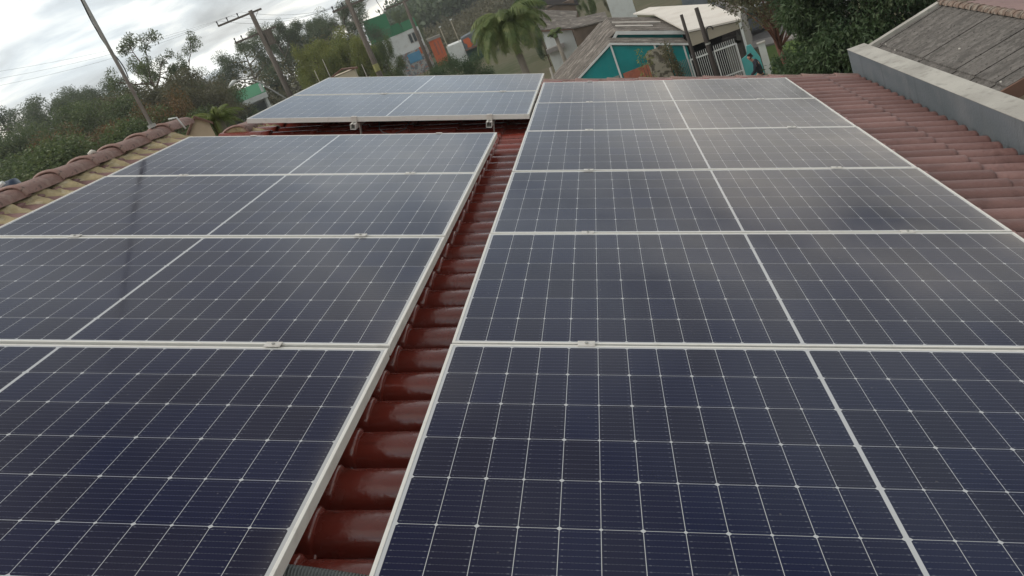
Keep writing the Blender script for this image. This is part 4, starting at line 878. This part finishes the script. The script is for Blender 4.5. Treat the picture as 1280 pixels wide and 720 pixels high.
tf = MB().tube([(-1.45, 0, Z(3.2)), (-1.45, 0, Z(4.25))], .3, 12).build('transformer', M['wood_pole'], p1)
upole(-15, 60, -.77, 3.75, [(-2.0, 1.3, 3.3, (-1.9, -1.2, .6))], 'second big utility pole rising behind the olive trees', .17)
p2b = MB().tube([(-.77, -.1, Z(-1.3)), (-.77, -.1, Z(-.8))], .205, 10).build('marker_band', mat('yellow_marker', (.30, .29, .11), .8, .2, noise=[(6, 3, .4, .7, .6, (.2, .19, .1))]), [o for o in COL.objects if o.name == 'utility_pole.001'][0])
upole(-12, 80, -.60, 2.72, [(-2.55, -.15, 2.62, (-2.45, -1.3, -.3))], 'utility pole with one crossarm before the green and white building', .15)
lp = site('street_lamp', -20, 71, 0, 'curved street lamp arm left of the nearest utility pole', 'street lamp')
pts = [(-2.4, 0, Z(-.9)), (-3.1, 0, Z(.1)), (-3.7, 0, Z(.95)), (-4.3, 0, Z(1.5)), (-4.9, 0, Z(1.72)), (-5.35, 0, Z(1.72))]
MB().tube([(-2.2, 0, 0)] + pts, .06, 7).build('arm', M['galv'], lp, smooth=True); MB().tube([(-5.3, 0, Z(1.76)), (-5.55, 0, Z(1.76)), (-5.95, 0, Z(1.62))], [.09, .16, .06], 8).build('lamp_head', M['white'], lp, smooth=True)
def span(a, b, sag, r, lab):
    a, b = Vector(a), Vector(b); pts = [a.lerp(b, t / 24) - Vector((0, 0, sag * 4 * (t / 24) * (1 - t / 24))) for t in range(25)]; wire('power_line', pts, r, M['cable'], lab, 'power line', 'overhead power lines')
ins1 = [at(274, 26, 70), at(288, 20, 70), at(302, 15, 70)]; far1 = [at(417, 8, 60), at(428, 5, 60), at(455, -2, 60)]; out1 = [at(-60, 118, 62), at(-60, 108, 62), at(-60, 98, 62)]
nm = ['lowest', 'middle', 'highest']
for k in range(3):
    span(out1[k], ins1[k], .5, .006, '%s of the three thin wires crossing the sky left of the nearest pole' % nm[k])
    span(ins1[k], far1[k], .6, .009, '%s of the three wires strung between the two big utility poles' % ['leftmost', 'middle', 'rightmost'][k])
span(at(470, 0, 60), at(482, 10, 80), .6, .02, 'wire from the second utility pole to the one before the green building')
# antenna sticks beyond the back panels
for (u, v, u2, v2, D, lab) in ((403, 74, 411, 93, 15, 'thin pale stick behind the left part of the back panels'), (393, 88, 397, 96, 15, 'short pale stick left of the taller one behind the back panels'), (452, 80, 456, 90, 15, 'thin pale stick right of the low reddish roof peak')):
    a = at(u, v, D); b = at(u2, v2 + 8, D); wire('thin_stick', [tuple(Vector((b.x, b.y, GZ + 1))), tuple(Vector((a.x, a.y, a.z)))], .0065, M['concrete'], lab, 'stick', 'thin sticks behind the back panels')

# ------------------------------------------------------------------ street, lawn
A = polar(9, 43); 
sheet('road', [polar(6.8, 46.5), polar(13.5, 43.5), polar(15, 70), polar(5.5, 75)], GZ + .004, M['asphalt'])
pv = MB().slab([(*polar(6.6, 44.3), GZ + .10), (*polar(14, 41.4), GZ + .10), (*polar(13.5, 43.4), GZ + .10), (*polar(6.6, 46.4), GZ + .10)], .12).build('pavement', M['paving']); pv['kind'] = 'structure'
sheet('lawn', [polar(8.4, 30), polar(20, 26), polar(17, 40), polar(8.1, 44.2)], GZ + .008, M['grass'])
sheet('yard', [polar(-8, 26), polar(8.2, 26), polar(8.2, 37), polar(-8, 37)], GZ + .004, M['paving'])
# parked car on the street
def car():
    P = at(957, 33, 49); o = empty('parked_car', (P.x, P.y, GZ), R_(6), 'dark grey parked car half hidden by the sparse tree on the street', 'car')
    MB().prism([(-2.0, .28), (2.0, .28), (2.05, .75), (1.3, .88), (.75, 1.38), (-.9, 1.42), (-1.7, .95), (-2.05, .85)], -.82, .82).build('body', mat('grey_car_paint', (.10, .11, .13), .3, .5, .2, noise=[(2, 2, .4, .7, .2, (.12, .13, .15))]), o, bevel=.06)
    MB().prism([(-1.35, .92), (1.05, .92), (.68, 1.30), (-.85, 1.34)], -.83, .83).build('windows', M['windowglass'], o)
    for sx in (-1.25, 1.25):
        for sy in (-.74, .74):
            t_ = MB().tube([(sx, sy - .1, .31), (sx, sy + .1, .31)], .31, 16).build('wheel', M['cable'], o); MB().tube([(sx, sy - .11, .31), (sx, sy + .11, .31)], .18, 12).build('rim', M['galv'], t_)
car()
# red-brown rubble pile by the tree
rb = empty('rubble_pile', (*polar(12.2, 30.5), GZ), 0, 'small heap of reddish bricks at the foot of the slim tree', 'rubble'); m_ = MB(); r = random.Random(2)
for k in range(60):
    q = Matrix.Translation((r.gauss(0, .35), r.gauss(0, .3), .06 + abs(r.gauss(0, .22)))) @ Matrix.Rotation(r.random() * 6, 4, 'Z') @ Matrix.Rotation(r.random(), 4, 'X'); m_.box(-.12, .12, -.06, .06, -.04, .04, q)
m_.build('bricks', M['brick'], rb)
# shrubs in front of the teal house
def shrub(az, D, h, w_, m, n, ln, label, seed, name='garden_shrub'):
    o = site(name, az, D, 0, label, 'shrub'); r = random.Random(seed); st = MB(); tips = []
    for k in range(11):
        a = r.random() * 6.28; t_ = Vector((math.cos(a) * w_ * r.random(), math.sin(a) * w_ * r.random(), h * r.uniform(.5, 1))); st.tube([(0, 0, 0), t_ * .5 + Vector((0, 0, .1)), t_], [.03, .02, .006], 5); tips.append(t_)
    st.build('stems', M['bark'], o); quads('foliage', leaves(tips, [(w_ * .35, w_ * .35, h * .14)] * len(tips), n, ln, ln * .4, droop=.2), m, o); return o
shrub(-2.7, 33, 2.35, .55, M['bush'], 1500, .12, 'green shrub at the left corner of the teal wall', 1)
shrub(.9, 33, 3.0, .35, M['olive'], 420, .11, 'thin yellow green sapling in front of the teal wall', 2, 'young_tree')
shrub(2.7, 33.2, 3.0, .35, M['brownleaf'], 1200, .10, 'dry creeper hanging on the corner of the teal house', 3)
shrub(-.2, 32.6, 1.9, .5, M['bush'], 900, .12, 'low shrub below the white post of the teal wall', 4)
shrub(9.3, 31, 1.6, .5, M['mango'], 1600, .10, 'clipped dark hedge plant right of the white pillar', 5)
shrub(10.6, 27, 1.7, .7, M['mango'], 2200, .10, 'low dark shrub below the slim reddish trunk', 6)

# ------------------------------------------------------------------ neighbour's roof
nb = empty('neighbour_house', (5.25, 9.0, GZ), 0, 'neighbouring house with a weathered grey fibre cement roof beyond the parapet', 'house')
NR0, NR1 = -2.1, 2.02      # y extent (relative)
sl_ = (-1.69 + 1.94) / (5.25 - 4.24)
nm_ = MB(); zr = -1.69 - GZ
def nsheet(y0, y1, x0, x1, dz):
    za, zb = zr + x0 * sl_, zr + x1 * sl_; n = max(2, int((y1 - y0) / .045)); V = []; Fc = []
    for i in range(n + 1):
        yy = y0 + (y1 - y0) * i / n; o_ = dz + .006 * math.sin(i * 2.4)
        V += [(x0, yy, za + o_), (x1, yy, zb + o_), (x0, yy, za + o_ - .02), (x1, yy, zb + o_ - .02)]
    for i in range(n): k = i * 4; Fc += [(k, k + 1, k + 5, k + 4), (k + 2, k + 6, k + 7, k + 3), (k, k + 4, k + 6, k + 2), (k + 1, k + 3, k + 7, k + 5)]
    Fc += [(0, 2, 3, 1), (n * 4, n * 4 + 1, n * 4 + 3, n * 4 + 2)]; nm_.add(V, Fc)
yy = NR0; k = 0
while yy < NR1 - .05:
    wd_ = .26 if yy < -.55 else .82
    y2 = min(NR1, yy + wd_); nsheet(yy + .010, y2, -.95, .0, .006 * (k % 2)); nsheet(yy + .010, y2, -1.25, -.93, -.022 + .006 * (k % 2)); yy = y2; k += 1
nroof = nm_.build('roof', M['neighroof'], nb)
bs2 = MB(); bs2.slab([(.02, NR0, zr - .01), (2.8, NR0, zr - .72), (2.8, NR1, zr - .72), (.02, NR1, zr - .01)], .05); bs2.build('back_slope', M['tile_dusty'], nroof)
MB().slab([(-1.22, NR1 + .01, zr - 1.22 * sl_ + .05), (.05, NR1 + .01, zr + .06), (.05, NR1 + .13, zr + .06), (-1.22, NR1 + .13, zr - 1.22 * sl_ + .05)], .20).build('verge_wall', M['concrete_cap'], nb)
MB().slab([(-1.95, NR0 - .03, zr - 1.95 * sl_ + .0), (.0, NR0 - .03, zr - .01), (.0, NR0 + .005, zr - .01), (-1.95, NR0 + .005, zr - 1.95 * sl_)], .16).build('barge_board', M['brownroof'], nb)
MB().prism([(-1.05, 0), (2.6, 0), (2.6, zr - .75), (.0, zr - .1), (-1.05, zr - .38)], NR0 + .15, NR1 - .1).build('wall', M['wall_cream'], nb)
rc = MB(); y = NR0 + .02; r = random.Random(4)
while y < NR1 - .05:
    V = []; k_ = 9
    for (dy, q) in ((0, .075), (.22, .060)):
        for j in range(k_): t = math.pi * j / (k_ - 1); V.append((-q * math.cos(t) + .01, y + dy, zr + .012 + q * .75 * math.sin(t) + r.uniform(-.003, .003)))
    rc.add(V, [(j, j + 1, j + k_ + 1, j + k_) for j in range(k_ - 1)] + [tuple(range(k_)), tuple(range(2 * k_ - 1, k_ - 1, -1))]); y += .20
rc.build('ridge_tiles', M['old_ridge'], nroof, smooth=False)
db = MB(); r = random.Random(8)
for k in range(6): x_, y_ = r.uniform(-1.2, -.05), r.uniform(NR0 + .1, NR1 - .1); s = r.uniform(.006, .012); db.box(x_ - s, x_ + s, y_ - s, y_ + s * 1.4, zr + x_ * sl_ + .004, zr + x_ * sl_ + .018)
db.build('debris', M['whiteroof'], nroof)
# lower pale tiled roof in front of it
lr = empty('lower_roof', (4.6, 6.1, GZ), 0, 'lower pale mottled tile roof at the right edge behind the parapet', 'roof')
lm_ = MB(); corr_slab(lm_, (.8, -1.8, -1.92 - GZ), (-1.2, -1.8, -2.42 - GZ), (-1.2, .72, -2.42 - GZ), (.8, .72, -1.92 - GZ), 28, .02); lm_.build('tiles', mat('pale_mottled_tile', (.42, .40, .35), .9, .15, noise=[(14, 4, .45, .6, .9, (.20, .19, .165))]), lr)
MB().box(-1.0, .7, -1.6, .6, 0, 3.9).build('wall', M['wall_cream'], lr)
# slatted fence and pinkish roof behind
sf = empty('slat_fence', (6.3, 16.5, GZ), R_(-18), 'pale vertical slat fence above the dense tree beside the neighbour roof', 'fence'); m_ = MB()
for k in range(22): m_.box(-1.4 + k * .13, -1.31 + k * .13, 0, .02, .1, 4.2)
m_.build('slats', M['beige'], sf); MB().box(-1.42, 1.45, .021, .06, 3.6, 3.7).box(-1.42, 1.45, .021, .06, 1.2, 1.3).build('rail', M['timber'], sf)
pr = empty('pinkish_roofed_house', (11.5, 19.5, GZ), R_(-20), 'house with a faded pinkish roof at the top right corner', 'house')
MB().box(-3.5, 5, 0, 6, 0, 3.6).build('wall', M['wall_cream'], pr); MB().slab([(-3.8, -.3, 3.6), (5.3, -.3, 3.6), (5.3, 6.3, 4.9), (-3.8, 6.3, 4.9)], .1).build('roof', mat('faded_pink_tile', (.30, .225, .19), .9, .15, noise=[((8, 1, 1), 4, .4, .7, .6, (.22, .16, .135))]), pr)

# ------------------------------------------------------------------ blue object beyond the ridge
P = roofp(RIDGE_X, 0, 0); P = (P.x - .17, 2.17, .835)
bk = empty('blue_bucket', P, R_(15), 'dark blue plastic bucket lying behind the ridge tiles at the left edge', 'bucket')
MB().tube([(-.075, 0, .02), (-.06, 0, .02), (.06, 0, .03), (.075, 0, .03), (.08, 0, .03)], [.055, .058, .048, .046, .02], 14).build('body', M['blue_plastic'], bk, smooth=True)
MB().tube([(.0, -.045, .06), (.05, -.05, .075)], .010, 6).build('handle', M['white'], bk)
wire('mortar_lump', [rp(RIDGE_X + .01, 2.86, -.055), rp(RIDGE_X + .02, 2.88, -.038), rp(RIDGE_X + .02, 2.91, -.052)], .014, M['whiteroof'], 'small pale lump of mortar stuck on top of a ridge tile', 'mortar')

bk.scale = (1.4, 1.4, 1.4)
# ------------------------------------------------------------------ the person
def skinned(name, nodes, edges, m, parent, root=0, sub=2):
    me = bpy.data.meshes.new(name); me.from_pydata([n[:3] for n in nodes], edges, []); o = bpy.data.objects.new(name, me); COL.objects.link(o); o.parent = parent
    md = o.modifiers.new('skin', 'SKIN'); md.use_smooth_shade = True
    for i, n in enumerate(nodes): me.skin_vertices[0].data[i].radius = (n[3], n[4] if len(n) > 4 else n[3]); me.skin_vertices[0].data[i].use_root = (i == root)
    sb = o.modifiers.new('sub', 'SUBSURF'); sb.levels = sub; sb.render_levels = sub; me.materials.append(m); return o
def person():
    o = site('person', 7.4, 33, 0, 'person in a dark jacket leaning forward on the pavement by the turquoise wall', 'person')
    # local: x right, y away, z up; leaning a little to the left with the back rounded to the right
    N = [(.16, 0, .88, .10, .08), (.20, 0, 1.08, .10, .08), (.19, 0, 1.28, .11, .08), (.06, 0, 1.44, .08, .07), (-.02, 0, 1.52, .052), (-.05, -.01, 1.60, .085, .09), (-.06, -.01, 1.69, .088, .095),
         (.05, -.10, .82, .085), (.06, -.10, .45, .062), (.10, -.10, .09, .042), (-.04, -.11, .05, .035),
         (.24, .12, .82, .085), (.26, .12, .45, .062), (.34, .12, .09, .042), (.20, .12, .05, .035),
         (.10, -.20, 1.38, .055), (.02, -.24, 1.10, .043), (-.16, -.20, .98, .033), (-.22, -.19, .96, .034), (-.28, -.19, .94, .018),
         (.14, .20, 1.36, .055), (.12, .24, 1.08, .043), (-.05, .20, .95, .033), (-.11, .19, .93, .034), (-.17, .19, .91, .018)]
    E_ = [(0, 1), (1, 2), (2, 3), (3, 4), (4, 5), (5, 6), (0, 7), (7, 8), (8, 9), (9, 10), (0, 11), (11, 12), (12, 13), (13, 14), (2, 15), (15, 16), (16, 17), (17, 18), (18, 19), (2, 20), (20, 21), (21, 22), (22, 23), (23, 24)]
    skinned('body', N, E_, M['skin'], o)
    g_ = 1.13
    J = [(N[0][0], 0, .86, .165, .135), (N[1][0], 0, 1.08, .172, .135), (.19, 0, 1.30, .19, .145), (.07, 0, 1.445, .105, .10)] + [(a[0], a[1], a[2], a[3] * 1.7) for a in (N[15], N[16], N[17], N[20], N[21], N[22])]
    skinned('jacket', J, [(0, 1), (1, 2), (2, 3), (2, 4), (4, 5), (5, 6), (2, 7), (7, 8), (8, 9)], M['jacket'], o)
    T_ = [(.16, 0, .86, .15, .12), (.05, -.10, .78, .10), (.06, -.10, .45, .078), (.09, -.10, .13, .062), (.24, .12, .78, .10), (.26, .12, .45, .078), (.33, .12, .13, .062)]
    skinned('trousers', T_, [(0, 1), (1, 2), (2, 3), (0, 4), (4, 5), (5, 6)], M['trousers'], o)
    skinned('hair', [(-.02, -.01, 1.66, .075, .09), (-.045, -.01, 1.745, .078, .09), (.01, -.01, 1.60, .05, .07)], [(0, 1), (0, 2)], M['hair'], o)
person()

# ------------------------------------------------------------------ haze
hz = MB().box(-650, 650, -250, 520, GZ - 1, 40).build('haze', bpy.data.materials.new('haze'))
hm = hz.data.materials[0]; hm.use_nodes = True; hn = hm.node_tree; hn.nodes.clear()
ho = hn.nodes.new('ShaderNodeOutputMaterial'); pv_ = hn.nodes.new('ShaderNodeVolumePrincipled'); pv_.inputs['Density'].default_value = 0.0006; pv_.inputs['Color'].default_value = (.9, .92, .93, 1); pv_.inputs['Anisotropy'].default_value = .3
hn.links.new(pv_.outputs[0], ho.inputs['Volume']); hz['kind'] = 'stuff'

# ------------------------------------------------------------------ render settings
S.render.engine = 'CYCLES'; S.cycles.max_bounces = 6; S.cycles.diffuse_bounces = 3; S.cycles.glossy_bounces = 3; S.cycles.transparent_max_bounces = 4
S.render.resolution_x = 1024; S.render.resolution_y = 576
bpy.context.view_layer.update()
